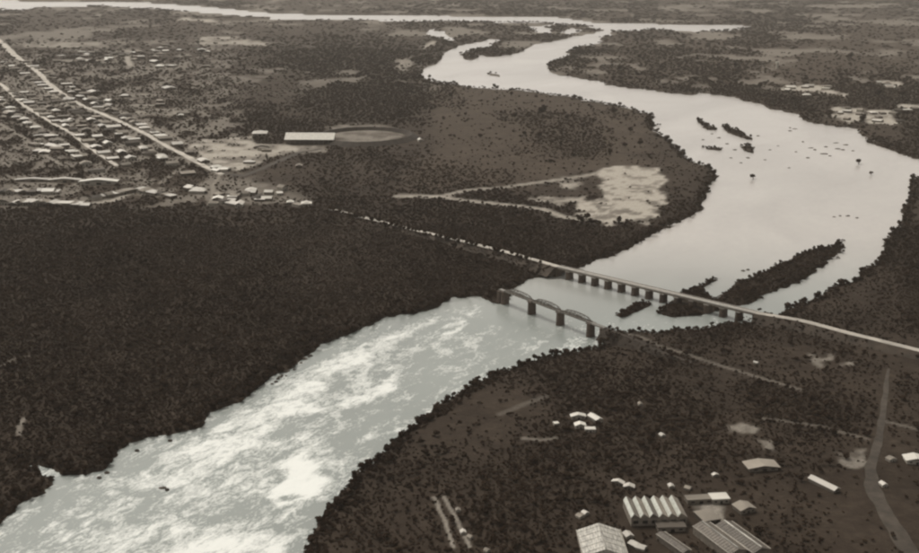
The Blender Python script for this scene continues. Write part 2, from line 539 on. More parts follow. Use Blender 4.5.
class MB:
    def __init__(s):
        s.V, s.F = [], []

    def box(s, c, d, rz=0.0):
        b = len(s.V)
        cr, sr = math.cos(rz), math.sin(rz)
        for z in (-.5, .5):
            for x, y in ((-.5, -.5), (.5, -.5), (.5, .5), (-.5, .5)):
                X, Y = x * d[0], y * d[1]
                s.V.append((c[0] + X * cr - Y * sr, c[1] + X * sr + Y * cr, c[2] + z * d[2]))
        s.F += [tuple(b + i for i in f) for f in ((3, 2, 1, 0), (4, 5, 6, 7), (0, 1, 5, 4), (1, 2, 6, 5), (2, 3, 7, 6), (3, 0, 4, 7))]
        return s

    def bar(s, p, q, w, h=None):
        """square bar between two points"""
        h = h or w
        p, q = Vector(p), Vector(q)
        a = (q - p).normalized()
        up = Vector((0, 0, 1)) if abs(a.z) < .95 else Vector((1, 0, 0))
        sx = a.cross(up).normalized()
        sy = sx.cross(a)
        b = len(s.V)
        for e in (p, q):
            for i, j in ((-.5, -.5), (.5, -.5), (.5, .5), (-.5, .5)):
                s.V.append(tuple(e + sx * i * w + sy * j * h))
        s.F += [tuple(b + i for i in f) for f in ((3, 2, 1, 0), (4, 5, 6, 7), (0, 1, 5, 4), (1, 2, 6, 5), (2, 3, 7, 6), (3, 0, 4, 7))]
        return s

    def prism(s, prof, y0, y1):
        """closed profile in xz extruded along y"""
        b, n = len(s.V), len(prof)
        for y in (y0, y1):
            for x, z in prof:
                s.V.append((x, y, z))
        s.F.append(tuple(b + i for i in range(n)))
        s.F.append(tuple(b + n + i for i in reversed(range(n))))
        for i in range(n):
            j = (i + 1) % n
            s.F.append((b + i, b + n + i, b + n + j, b + j))
        return s

    def mesh(s, name, mat):
        return mesh_from(name, s.V, s.F, mat)


# ------------------------------------------------------------------ ground sheet
us = np.arange(-0.66, 0.6601, 0.00185)
py = np.concatenate([np.linspace(760, 560, 60)[:-1], np.arange(560, 2, -1.6)])
ys = [G(W / 2, q)[1] for q in py] + list(np.geomspace(10600, 34000, 26))
ys = np.array(ys)
UU, YY = np.meshgrid(us, ys)
GX, GY = UU * YY, YY
gx, gy = GX.ravel(), GY.ravel()
gd = land_dist(gx, gy)
gz = height(gx, gy, gd)


def bare_at(x, y):
    b = np.zeros_like(x)
    s = np.clip(np.hypot(x, y) / 1500.0, .5, 6)
    wx = x + (dfbm(x, y, 22, 51) - .5) * 34 * s
    wy = y + (dfbm(x, y, 22, 61) - .5) * 44 * s
    for P, k in BARE:
        e = 4.0 * np.clip(P[:, 1].mean() / 1500.0, .6, 4)
        b = np.maximum(b, k * sstep(e, -e, sdf(P, wx, wy)))
    pat = sstep(.34, .56, dfbm(x, y, 13, 91, 4, 1.1))
    pat = .38 + .72 * pat
    b = b * pat
    # yards and lanes of the town: a patchwork of pale and dark plots
    tw = sstep(40, -40, sdf(TOWN, x, y)) * sstep(3300, 2700, y)
    b = np.maximum(b, tw * .34 * sstep(.46, .62, fbm(x / 26, y / 60, 97, 3)))
    up = sstep(40, -40, sdf(TOWN, x, y)) * sstep(2700, 3300, y)
    b = np.maximum(b, up * .34 * sstep(.50, .64, fbm(x / 45, y / 150, 99, 3)))
    b = np.maximum(b, .34 * sstep(2900, 3600, y) * sstep(.58, .68, dfbm(x, y, 34, 131, 3, 1.6)))
    for L, w, k in BARE_L:
        b = np.maximum(b, k * sstep(w * 1.7, w * .5, ldist(L, x + (wx - x) * .15, y + (wy - y) * .15)))
    return b


def dry_at(x, y):
    d = np.full(x.shape, .14) + .22 * sstep(1600, 2000, y)
    w_ = (dfbm(x, y, 40, 41) - .5) * 160
    d = np.maximum(d, .75 * sstep(30, -30, sdf(GRASS, x, y) + w_))
    d = np.maximum(d, .75 * sstep(90, -90, sdf(GRASS2, x, y) + 3 * w_))
    d = np.maximum(d, .45 * sstep(60, -60, sdf(TOWN, x, y)))
    return np.maximum(d, .6 * sstep(3000, 6500, y))


gb, gdry = bare_at(gx, gy), dry_at(gx, gy)


def grid_mesh(name, gx, gy, gz, nr, nc, mat, attrs):
    me = bpy.data.meshes.new(name)
    V = np.column_stack([gx, gy, gz]).astype(np.float32)
    idx = np.arange(nr * nc).reshape(nr, nc)
    q = np.stack([idx[:-1, :-1], idx[:-1, 1:], idx[1:, 1:], idx[1:, :-1]], -1).reshape(-1, 4)
    me.vertices.add(len(V))
    me.vertices.foreach_set('co', V.ravel())
    me.loops.add(q.size)
    me.loops.foreach_set('vertex_index', q.ravel().astype(np.int32))
    me.polygons.add(len(q))
    me.polygons.foreach_set('loop_start', np.arange(0, q.size, 4, dtype=np.int32))
    me.polygons.foreach_set('use_smooth', np.ones(len(q), bool))
    for k, v in attrs.items():
        me.attributes.new(k, 'FLOAT', 'POINT').data.foreach_set('value', v.astype(np.float32))
    me.materials.append(M[mat])
    me.update(calc_edges=True)
    me.validate()
    return me


ground = add('ground', grid_mesh('ground', gx, gy, gz, len(ys), len(us), 'ground', {'bare': gb, 'dry': gdry}))
tag(ground, 'dark scrubby river plain reaching to the far horizon', 'ground', kind='structure')

# ------------------------------------------------------------------ river sheet
us2 = np.arange(-0.66, 0.6601, 0.005)
ys2 = np.concatenate([[G(W / 2, q)[1] for q in np.concatenate([np.linspace(760, 560, 30)[:-1], np.arange(560, 200, -3.0), np.arange(200, 0, -6.0)])],
                      np.geomspace(10800, 14000, 4)])
U2, Y2 = np.meshgrid(us2, ys2)
rx, ry = (U2 * Y2).ravel(), Y2.ravel()
lobe = poly([(246, 500), (268, 470), (288, 450), (310, 444), (326, 456), (339, 470), (330, 492), (312, 506), (285, 500), (258, 512)])
rapids = poly([(-60, 600), (60, 490), (110, 470), (205, 425), (300, 364), (400, 322), (470, 300), (500, 305), (470, 335), (410, 375), (380, 400),
               (345, 440), (340, 480), (300, 553), (270, 600)])
whiteband = poly([(110, 475), (210, 420), (300, 365), (400, 322), (460, 305), (440, 330), (350, 385), (300, 430), (250, 470), (180, 500), (120, 500)])
swirl = poly([(330, 400), (360, 378), (410, 372), (405, 392), (370, 408), (335, 414)])
bottomwhite = poly([(150, 560), (200, 530), (260, 525), (305, 530), (290, 570), (180, 585)])
foam = .47 * sstep(22, -22, sdf(rapids, rx, ry))
foam = np.maximum(foam, .60 * sstep(26, -30, sdf(whiteband, rx, ry)))
foam = np.maximum(foam, .57 * sstep(20, -16, sdf(swirl, rx, ry)))
foam = np.maximum(foam, .66 * sstep(24, -20, sdf(bottomwhite, rx, ry)))
foam = np.maximum(foam, .88 * sstep(12, -20, sdf(lobe, rx + (fbm(rx / 14, ry / 14, 3, 3) - .5) * 34, ry + (fbm(rx / 14, ry / 14, 4, 3) - .5) * 40)))
foam = np.maximum(foam, .40 * sstep(1300, 1000, ry))
silt = sstep(1050, 1500, ry)
river = add('river', grid_mesh('river', rx, ry, np.zeros_like(rx), len(ys2), len(us2), 'water', {'foam': foam, 'silt': silt}))
tag(river, 'broad pale silty river with white foaming rapids below the two bridges', 'river', kind='structure')


# ------------------------------------------------------------------ roads: ribbons on the ground or on embankments
def resample(L, step):
    L = np.asarray(L, float)
    seg = np.hypot(*np.diff(L, axis=0).T)
    cum = np.concatenate([[0], np.cumsum(seg)])
    n = max(2, int(cum[-1] / step))
    t = np.linspace(0, cum[-1], n)
    return np.column_stack([np.interp(t, cum, L[:, i]) for i in range(L.shape[1])])


def ribbon(name, L, w, mat, z=None, label=None, lift=.25, step=8, ragged=.15, widths=None):
    P = resample(L, step)
    tn = np.gradient(P, axis=0)
    tn /= np.linalg.norm(tn, axis=1)[:, None]
    nn = np.column_stack([-tn[:, 1], tn[:, 0]])
    ws = np.full(len(P), w) if widths is None else np.interp(np.linspace(0, 1, len(P)), np.linspace(0, 1, len(widths)), widths)
    V, n, k = [], len(P), 5
    ii = np.arange(n)
    rg = 1 + np.column_stack([fbm(ii * step / 22, ii * 0 + 3.3, 5, 3) - .5, fbm(ii * step / 22, ii * 0 + 8.8, 6, 3) - .5]) * 3.2 * ragged
    for i in range(n):
        for j in range(k):
            f = j / (k - 1) * 2 - 1
            q = P[i] + nn[i] * f * ws[i] / 2 * (rg[i, 0] if f < 0 else rg[i, 1])
            V.append((q[0], q[1], 0))
    V = np.array(V)
    zz = height(V[:, 0], V[:, 1]) + lift if z is None else np.repeat(np.interp(np.linspace(0, 1, n), np.linspace(0, 1, len(z)), z), k)
    V[:, 2] = zz
    Fc = [(i * k + j, i * k + j + 1, (i + 1) * k + j + 1, (i + 1) * k + j) for i in range(n - 1) for j in range(k - 1)]
    o = add(name, mesh_from(name, V, Fc, mat))
    return tag(o, label, 'road', kind='structure')


ribbon('town_road', ROAD_MAIN, 15, 'road', None, 'long straight pale road running through the town to the junction', .6, 12, ragged=.35, widths=[20, 24, 28, 20, 15, 13, 12, 12])
ribbon('town_road', ROAD_SECOND, 9, 'road', None, 'second straight pale road through the packed town houses', .6, 12, ragged=.35, widths=[14, 13, 10, 8])
ribbon('town_road', ROAD_FORK, 11, 'dust', None, 'pale dusty road forking from the town junction to the stadium', .5, 10)
ribbon('dirt_road', ROAD_NEAR, 7, 'dust', None, 'dusty dirt road widening past the factory land', .2, 4, .3, widths=[3, 4, 4.5, 5.5, 8, 11, 11, 10])


def embankment(name, L, z0s, top_w, side, label, mat='earth'):
    P = resample(L, 10)
    n = len(P)
    zt = np.interp(np.linspace(0, 1, n), np.linspace(0, 1, len(z0s)), z0s)
    tn = np.gradient(P, axis=0)
    tn /= np.linalg.norm(tn, axis=1)[:, None]
    nn = np.column_stack([-tn[:, 1], tn[:, 0]])
    offs = [(-top_w / 2 - side, -9), (-top_w / 2, 0), (top_w / 2, 0), (top_w / 2 + side, -9)]
    V = []
    for i in range(n):
        for a, dz in offs:
            q = P[i] + nn[i] * a
            V.append((q[0], q[1], zt[i] - .3 + dz))
    Fc = [(i * 4 + j, i * 4 + j + 1, (i + 1) * 4 + j + 1, (i + 1) * 4 + j) for i in range(n - 1) for j in range(3)]
    Fc += [(0, 1, 2, 3), tuple((n - 1) * 4 + j for j in (3, 2, 1, 0))]
    o = add(name, mesh_from(name, V, Fc, mat))
    return tag(o, label, 'embankment', kind='structure')


DECK = 12.2
zW = [6.4, 7.4, 9, 10.5, 12, DECK]
zE = [DECK, 12, 11, 9.5, 7.5]
EMB += [(ROAD_WEST, zW), (ROAD_EAST, zE), (RAIL_EAST, [14.2, 11, 8, 6])]
embankment('road_embankment', ROAD_WEST, zW, 11, 14, 'earth embankment carrying the road out to the bridge past the grassy cape')
embankment('road_embankment', ROAD_EAST, zE, 11, 14, 'earth embankment carrying the road away from the bridge')
ribbon('causeway_road', ROAD_WEST, 8.5, 'road', zW, 'pale causeway road lined with trees leading to the many-piered bridge', step=10, ragged=.1)
ribbon('causeway_road', ROAD_EAST, 8.5, 'road', zE, 'pale causeway road leading away from the many-piered bridge', step=10, ragged=.1)
embankment('rail_embankment', RAIL_EAST, [14.2, 11, 8, 6], 5, 12, 'low overgrown embankment running up to the truss bridge')


# ------------------------------------------------------------------ road bridge
def rounded_pier(L, t, h, batter=1.12, name='pier', mat='masonry'):
    """masonry pier: long across the bridge (local y), rounded cutwaters, battered sides"""
    prof = []
    for sgn in (1, -1):
        for k in range(7):
            a = -math.pi / 2 + math.pi * k / 6
            x, y = math.cos(a + math.pi / 2), math.sin(a + math.pi / 2)
            prof.append((x * t / 2 * sgn, (y * t / 2 + (L - t) / 2) * sgn))
    n = len(prof)
    V, Fc = [], []
    rows = [(-5, batter * 1.03), (1.2, batter), (1.25, batter * .96), (h, 1.0)]
    for z, s in rows:
        V += [(x * s, y * (1 + (s - 1) * .5), z) for x, y in prof]
    for r in range(len(rows) - 1):
        for i in range(n):
            j = (i + 1) % n
            Fc.append((r * n + i, r * n + j, (r + 1) * n + j, (r + 1) * n + i))
    Fc.append(tuple((len(rows) - 1) * n + i for i in range(n)))
    return mesh_from(name, V, Fc, mat)


rz_rb = math.atan2(RB_D[1], RB_D[0])
NP = 13
LEN = float(np.linalg.norm(RB1 - RB0))
bridge = add('road_bridge', None, None, (RB0[0], RB0[1], 0), rz_rb)
tag(bridge, 'long pale-decked road bridge on many dark masonry piers across the river', 'bridge')
x0 = float(np.dot(RB_A - RB0, RB_D))
pm = rounded_pier(11.0, 5.6, 9.3)
capm = MB().box((0, 0, 9.65), (6.0, 10.4, .7)).mesh('pier_cap', 'concrete')
for k in range(NP):
    p_ = add('pier', pm, bridge, (x0 + k * RB_S, 0, 0))
    add('pier_cap', capm, p_)
add('girder', MB().box((LEN / 2, -3.4, 10.85), (LEN, .9, 1.7)).mesh('girder', 'wall'), bridge)
add('girder', MB().box((LEN / 2, 3.4, 10.85), (LEN, .9, 1.7)).mesh('girder', 'wall'), bridge)
add('deck', MB().box((LEN / 2, 0, 11.95), (LEN, 9.0, .5)).mesh('deck', 'deck'), bridge)
par = MB()
for s_ in (-1, 1):
    pb = MB().box((LEN / 2, s_ * 4.35, 12.95), (LEN, .35, .3))
    pb.box((LEN / 2, s_ * 4.36, 12.35), (LEN, .30, .3))
    add('parapet', pb.mesh('parapet', 'concrete'), bridge)
post = MB().box((0, 0, 12.7), (.5, .45, 1.1)).mesh('parapet_post', 'concrete')
for k in range(int(LEN / 6.2)):
    for s_ in (-1, 1):
        add('parapet_post', post, bridge, (3 + k * 6.2, s_ * 4.35, 0))
for xx in (-1.5, LEN + 1.5):
    add('abutment', MB().box((xx, 0, 5.8), (5, 10.5, 11.6)).mesh('abutment', 'masonry'), bridge)

# ------------------------------------------------------------------ truss bridge
rz_tb = math.atan2(TB_D[1], TB_D[0])
tb = add('truss_bridge', None, None, (TB_A[0], TB_A[1], 0), rz_tb)
tag(tb, 'older truss bridge of three bow-topped steel spans on tall dark piers', 'bridge')
TZ = 14.2
pm = rounded_pier(9.4, 5.4, TZ - .6, 1.18)
capm = MB().box((0, 0, TZ - .35), (6.0, 9.6, .6)).mesh('pier_cap', 'masonry')
for k in range(4):
    p_ = add('pier', pm, tb, (k * TB_S, 0, 0))
    add('pier_cap', capm, p_)
pe = add('pier', rounded_pier(8.6, 4.2, TZ - .6, 1.1), tb, (TB_S * 3 + 17.5, 0, 0))
tm = {}


def span_meshes(S):
    n, hh, zb = 8, 4.3, TZ + .5
    xs = [2.0 + (S - 4.0) * i / n for i in range(n + 1)]
    top = [zb + hh * (1 - ((i - n / 2) / (n / 2)) ** 2) ** .5 if 0 < i < n else zb for i in range(n + 1)]
    tc = MB()
    for i in range(n):
        tc.bar((xs[i], 0, top[i]), (xs[i + 1], 0, top[i + 1]), .8, .8)
    bc = MB().bar((xs[0] - 1.6, 0, zb), (xs[-1] + 1.6, 0, zb), .6, 1.1)
    vs = [(xs[i], top[i]) for i in range(1, n)]
    dg = []
    for i in range(1, n - 1):
        a, b = ((xs[i], top[i]), (xs[i + 1], zb)) if i < n / 2 else ((xs[i], zb), (xs[i + 1], top[i + 1]))
        dg.append((a, b))
    return tc.mesh('top_chord', 'steel'), bc.mesh('bottom_chord', 'steel'), vs, dg, zb


tc, bc, vs, dg, zb = span_meshes(TB_S)
vmesh = [MB().bar((x, 0, zb), (x, 0, z), .45).mesh('vertical', 'steel') for x, z in vs]
dmesh = [MB().bar((a[0], 0, a[1]), (b[0], 0, b[1]), .34).mesh('diagonal', 'steel') for a, b in dg]
floor_m = MB().box((TB_S / 2, 0, TZ + .15), (TB_S - .6, 4.8, .28)).mesh('floor', 'timber')
cross_m = MB().bar((0, -2.6, 0), (0, 2.6, 0), .36).mesh('cross_strut', 'steel')
for k in range(3):
    sp = add('truss_span', floor_m, tb, (k * TB_S, 0, 0))
    for y in (-2.7, 2.7):
        add('top_chord', tc, sp, (0, y, 0))
        add('bottom_chord', bc, sp, (0, y, 0))
        for q in vmesh:
            add('vertical', q, sp, (0, y, 0))
        for q in dmesh:
            add('diagonal', q, sp, (0, y * .985, 0))
    for x, z in vs[1:-1]:
        add('cross_strut', cross_m, sp, (x, 0, z))
xe = TB_S * 3
add('approach_span', MB().box((xe + 10.5, 0, TZ + .2), (20, 4.8, .7)).mesh('approach_span', 'steel'), tb)
for y in (-2.3, 2.3):
    add('approach_girder', MB().box((xe + 10.5, y, TZ - .1), (20.4, .5, 1.1)).mesh('approach_girder', 'steel'), tb)
add('abutment', MB().box((-6.5, 0, 6.6), (5, 8.5, 13.2)).mesh('abutment', 'masonry'), tb)
add('approach_span', MB().box((-4.5, 0, TZ + .2), (8, 4.8, .7)).mesh('approach_span', 'steel'), tb)


# ------------------------------------------------------------------ buildings
BUILT = []      # footprints kept clear of scrub: x, y, radius


def house_protos():
    P = {}
    for wk in ('wall', 'wall_pale', 'wall_dark'):
        P['wall', wk] = MB().box((0, 0, .31), (1, 1, .66)).mesh('wall', wk)
    for rk in ('pale_roof', 'white_roof', 'grey_roof', 'dark_roof', 'sheet_roof', 'pale_sheet'):
        P['gable', rk] = MB().prism([(-.58, .60), (0, .98), (.58, .60), (.58, .64), (0, 1.04), (-.58, .64)][::-1], -.54, .54).mesh('roof', rk)
        V = [(-.57, -.55, .62), (.57, -.55, .62), (.57, .55, .62), (-.57, .55, .62), (0, -.2, 1.02), (0, .2, 1.02)]
        P['hip', rk] = mesh_from('roof', V, [(3, 2, 1, 0), (0, 1, 4), (1, 2, 5, 4), (2, 3, 5), (3, 0, 4, 5)], rk)
        P['flat', rk] = MB().box((0, 0, .69), (1.06, 1.06, .1)).mesh('roof', rk)
    P['door'] = MB().box((0, -.502, .22), (.14, .02, .42)).mesh('door', 'opening')
    P['window'] = MB().box((0, -.502, .36), (.13, .02, .2)).mesh('window', 'opening')
    return P


HP = house_protos()


def house(x, y, w, d, h, rz, roof, form, wall, label, group=None, name='house', cat='house', wins=True):
    z = hz(x, y) - .3
    o = add(name, None, None, (x, y, z), rz, (w, d, h))
    tag(o, label, cat, group)
    add('wall', HP['wall', wall], o)
    add('roof', HP[form, roof], o)
    if wins:
        add('door', HP['door'], o, (.03, 0, 0))
        for k in (-.3, .32):
            add('window', HP['window'], o, (k, 0, 0))
    BUILT.append((x, y, math.hypot(w, d) / 2 + 2))
    return o


def at(px, py):
    return G(px, py, 4.5)


def ang(p, q):
    return math.atan2(q[1] - p[1], q[0] - p[0])


ROOFS = ['pale_roof'] * 5 + ['white_roof'] * 1 + ['grey_roof'] * 5 + ['dark_roof'] * 2
SIDE = {'pale_roof': 'pale', 'white_roof': 'white', 'grey_roof': 'grey', 'dark_roof': 'dark', 'pale_sheet': 'pale', 'sheet_roof': 'dark'}


def row(a, b, n, off, where, group, size=1.0, jit=.3, roofs=ROOFS):
    A, B = np.array(at(*a)), np.array(at(*b))
    D = (B - A) / np.linalg.norm(B - A)
    N = np.array((-D[1], D[0]))
    # even steps along the photo's row would bunch up far away, so step evenly on the ground
    for k in range(n):
        t = (k + .5 + (random.random() - .5) * jit) / n
        q = A + (B - A) * t + N * (off + random.uniform(-3, 3))
        rk = random.choice(roofs)
        w, d = random.uniform(12, 20) * size, random.uniform(14, 27) * size
        house(q[0], q[1], w, d, random.uniform(6.0, 9.4) * (size ** .5), math.atan2(D[1], D[0]) + random.choice((0, math.pi / 2)) + random.uniform(-.06, .06),
              rk, random.choice(('gable', 'gable', 'hip', 'flat')), random.choice(('wall', 'wall_pale', 'wall_dark')),
              f'small {SIDE[rk]}-roofed house {where}', group)


def cluster(x0_, y0_, x1_, y1_, n, where, group, size=1.0, roofs=ROOFS):
    for k in range(n):
        q = at(random.uniform(x0_, x1_), random.uniform(y0_, y1_))
        rk = random.choice(roofs)
        house(q[0], q[1], random.uniform(11, 19) * size, random.uniform(13, 26) * size, random.uniform(6.0, 9.4) * (size ** .5),
              random.choice((0.1, .9, 1.6)) + random.uniform(-.15, .15), rk, random.choice(('gable', 'gable', 'hip', 'flat')),
              random.choice(('wall', 'wall_pale', 'wall_dark')), f'small {SIDE[rk]}-roofed house {where}', group)


gA = 'houses along the straight town road'
row((18, 62), (212, 175), 26, 22, 'beside the long straight town road, on its open field side', gA, 1.1)
row((10, 62), (208, 178), 26, -24, 'beside the long straight town road, on its crowded side', gA, 1.1)
gB = 'houses along the second town road'
row((0, 92), (118, 172), 18, 21, 'along the upper side of the second town road', gB)
row((0, 96), (112, 174), 18, -22, 'along the lower side of the second town road', gB)
gC = 'houses packed between the two town roads'
row((45, 97), (162, 163), 18, 5, 'packed in the lane between the two straight town roads', gC)
row((30, 92), (150, 163), 14, -22, 'packed in the back lane between the two straight town roads', gC)
gD = 'houses on the town edge above the dark scrub'
row((0, 204), (88, 206), 14, 0, 'in the lowest row of the town, above the dark scrub', gD, .9)
row((0, 194), (60, 193), 8, 0, 'in the second lowest row of the town', gD, .9)
row((94, 200), (134, 192), 6, 8, 'by the pale lane at the foot of the town', gD, .9)
row((138, 190), (176, 198), 6, 0, 'scattered between the town rows and the junction cluster', gD, .9)
cluster(208, 194, 242, 206, 10, 'in the cluster right below the town junction', 'houses below the town junction', .85)
cluster(244, 189, 284, 204, 11, 'in the pale cluster beyond the town junction', 'houses beyond the town junction', .85)
cluster(288, 203, 310, 206, 3, 'at the scrub end of the junction cluster', 'houses beyond the town junction', .8)
cluster(182, 187, 200, 194, 3, 'in the trees just short of the junction', 'houses short of the junction', 1.1, ['pale_roof'])
cluster(33, 143, 62, 156, 9, 'in the patch of houses below the second road', 'houses below the second road')
cluster(0, 110, 15, 124, 4, 'at the outer end of the second road', 'houses below the second road')
gE = 'far houses of the upper town'
cluster(53, 53, 142, 68, 30, 'in the far upper town beyond the road', gE, 1.5)
cluster(150, 46, 208, 68, 20, 'among trees at the far end of the upper town', gE, 1.5)
cluster(210, 170, 228, 176, 4, 'standing at the town road junction', 'houses at the junction', .8, ['white_roof'])
gF = 'houses of the far bank hamlet'
cluster(785, 86, 850, 98, 9, 'in the hamlet on the far bank above the bend', gF, 1.0)
cluster(832, 108, 862, 122, 6, 'on the pale fields of the far bank hamlet', gF, .9)
cluster(864, 110, 919, 126, 9, 'by the shore fields at the outer end of the far bank hamlet', gF, .9)
cluster(872, 82, 905, 90, 6, 'in the upper rows of the far bank hamlet', gF, 1.1)
cluster(60, 96, 190, 118, 14, 'scattered over the fields beyond the straight town road', 'houses over the fields', 1.1)
row((62, 90), (180, 150), 14, 6, 'along the field lane beyond the straight town road', 'houses along the field lane', 1.0)
row((0, 110), (84, 162), 12, 4, 'in the lane below the second town road', 'houses below the second road', .9)
cluster(230, 150, 300, 172, 4, 'on the open pale ground below the stadium', 'houses on the open ground', .9)
print('houses', len([o for o in COL.objects if o.name.startswith('house')]))


def big(px, py, w, d, h, rz, roof, form, wall, label, cat='building', name='building'):
    x, y = G(px, py, h * .5 + 4.5)
    return house(x, y, w, d, h, rz, roof, form, wall, label, None, name, cat)


big(99, 181, 55, 16, 9, .03, 'white_roof', 'gable', 'wall_pale', 'long bright white-roofed hall on the lower town street', name='long_hall', cat='hall')
big(65, 180, 46, 11, 7, .0, 'pale_roof', 'gable', 'wall', 'long pale-roofed hall next to the bright white one', name='long_hall', cat='hall')
big(33, 180, 52, 10, 6, .0, 'pale_roof', 'gable', 'wall', 'long low pale-roofed hall at the outer end of the lower street', name='long_hall', cat='hall')
big(46, 137, 44, 10, 6, 0, 'pale_roof', 'gable', 'wall', 'long low pale shed standing alone below the second road', name='shed', cat='shed')
big(66, 122, 24, 20, 8, .6, 'pale_roof', 'hip', 'wall', 'large pale-roofed house wedged between the two town roads', name='house', cat='house')
big(94, 92, 26, 34, 9, .7, 'pale_roof', 'gable', 'wall', 'large pale-roofed house standing off the town road in fields', name='house', cat='house')
big(169, 88, 30, 40, 9, .5, 'pale_roof', 'gable', 'wall', 'large pale-roofed farmhouse among the trees beyond the fields', name='farmhouse', cat='house')
big(181, 115, 12, 12, 6, .2, 'white_roof', 'hip', 'wall_pale', 'small white-roofed house at the end of the pale field strip', name='house', cat='house')
big(260, 133, 28, 34, 9, .1, 'pale_roof', 'hip', 'wall', 'pale hip-roofed pavilion beside the stadium grandstand', name='pavilion', cat='pavilion')
big(262, 146, 26, 16, 6, .1, 'grey_roof', 'gable', 'wall', 'grey-roofed changing house on the pale ground by the grandstand', name='house', cat='house')
# near bank
for i, (px, py, w, d, rz) in enumerate(((578, 418, 11, 5.5, .05), (580, 427, 8, 6, .05), (595, 420, 6, 12, .5), (590, 431, 8, 5, .0))):
    big(px, py, w, d, 4.2, rz, 'white_roof', 'flat' if i == 3 else 'gable', 'wall_pale',
        ['white-roofed quarters on the far side of the little courtyard', 'white-roofed quarters on the riverward side of the little courtyard',
         'longest white-roofed quarters, turned askew to the little courtyard', 'flat white-roofed lodge closing the little courtyard'][i], 'quarters', 'quarters')
big(556, 425, 4, 4, 3, .3, 'white_roof', 'flat', 'wall_pale', 'tiny white hut standing beside the little courtyard', 'hut', 'hut')
big(761, 466, 21, 12, 4.5, .12, 'grey_roof', 'gable', 'wall', 'broad grey-roofed barn between the bare oval patch and the factory', 'barn', 'barn')
big(824, 485, 6, 22, 4.5, .55, 'pale_roof', 'gable', 'wall', 'long narrow pale-roofed shed lying askew by the dirt road', 'shed', 'shed')
big(915, 460, 14, 10, 5, -.1, 'white_roof', 'gable', 'wall_pale', 'bright white-roofed house on the outer side of the dirt road', 'house', 'house')
big(891, 460, 6, 5, 3.4, .3, 'grey_roof', 'gable', 'wall_pale', 'small grey-roofed hut by the dirt road near the white house', 'hut', 'hut')
big(883, 486, 4, 5, 3.2, .2, 'pale_roof', 'gable', 'wall_pale', 'small pale-roofed hut on the edge of the dirt road', 'hut', 'hut')
big(618, 483, 8, 4, 3.6, -.5, 'pale_roof', 'gable', 'wall', 'little pale-roofed cottage uphill of the saw-toothed factory', 'cottage', 'cottage')
big(629, 487, 7, 5, 3.6, -.2, 'pale_roof', 'gable', 'wall', 'little cottage with a grey wall nearer the saw-toothed factory', 'cottage', 'cottage')
for px, py in ((671, 486), (688, 488), (715, 475), (640, 406), (662, 436), (756, 363), (585, 515), (580, 518), (458, 511), (463, 533), (470, 538), (487, 552)):
    big(px, py, random.uniform(2.6, 4.5), random.uniform(2.6, 4.5), 2.8, random.random(), random.choice(('grey_roof', 'pale_roof')), 'gable', 'wall_pale',
        'tiny pale hut half hidden in the scrub of the near bank', 'hut', 'hut')['group'] = 'tiny huts in the near scrub'
# far white tower
tx, ty = G(777, 70)
tw = add('water_tower', None, None, (tx, ty, hz(tx, ty)))
tag(tw, 'slim white tower standing alone in the far woods', 'tower')
add('shaft', MB().box((0, 0, 9), (7, 7, 18)).mesh('shaft', 'wall_pale'), tw)
add('cap', MB().box((0, 0, 20.5), (9, 9, 5)).mesh('cap', 'white_roof'), tw)

# stadium: open grandstand and round earth bank
gx_, gy_ = G(310, 146)
gs = add('grandstand', None, None, (gx_, gy_, hz(gx_, gy_)), -.03)
tag(gs, 'long open grandstand under one bright white sloping roof', 'grandstand')
add('roof', MB().prism([(-9, 9), (12, 20), (12, 20.6), (-9.2, 9.5)], -50, 50).mesh('roof', 'white_roof'), gs, rz=math.pi / 2)
gs_roof = gs.children[0]
add('back_wall', MB().box((0, 12.4, 9.6), (98, .6, 19.2)).mesh('back_wall', 'wall_dark'), gs)
for k in range(6):
    add('seating_tier', MB().box((0, 10.5 - k * 2.6, 4.2 - k * .75), (97, 2.5, 8.4 - k * 1.5)).mesh('seating_tier', 'wall_dark'), gs)
pst = MB().box((0, -8, 4.7), (.7, .7, 9.4)).mesh('post', 'wall')
for k in range(11):
    add('post', pst, gs, (-48 + k * 9.6, 0, 0))
BUILT.append((gx_, gy_, 55))
cx_, cy_ = G(366, 140)
V, Fc = [], []
NS = 72
for k in range(NS):
    a = 2 * math.pi * k / NS
    for r, z in ((84, -2), (92, 7.2), (95, 7.5), (112, -3)):
        r2 = r * (1 + .02 * math.sin(3 * a + 1))
        V.append((r2 * math.cos(a), r2 * 1.1 * math.sin(a), z + random.uniform(-.4, .4)))
for k in range(NS):
    for j in range(3):
        b, c = k * 4, ((k + 1) % NS) * 4
        Fc.append((b + j, c + j, c + j + 1, b + j + 1))
sb = add('stadium_bank', mesh_from('stadium_bank', V, Fc, 'earth'), None, (cx_, cy_, hz(cx_, cy_)))
tag(sb, 'round grassy earth bank enclosing the pale sports ground', 'bank')
wx_, wy_ = G(420, 141)
big(420, 140, 8, 14, 7, .2, 'white_roof', 'gable', 'wall_pale', 'small white kiosk on the outer end of the round stadium bank', 'kiosk', 'kiosk')

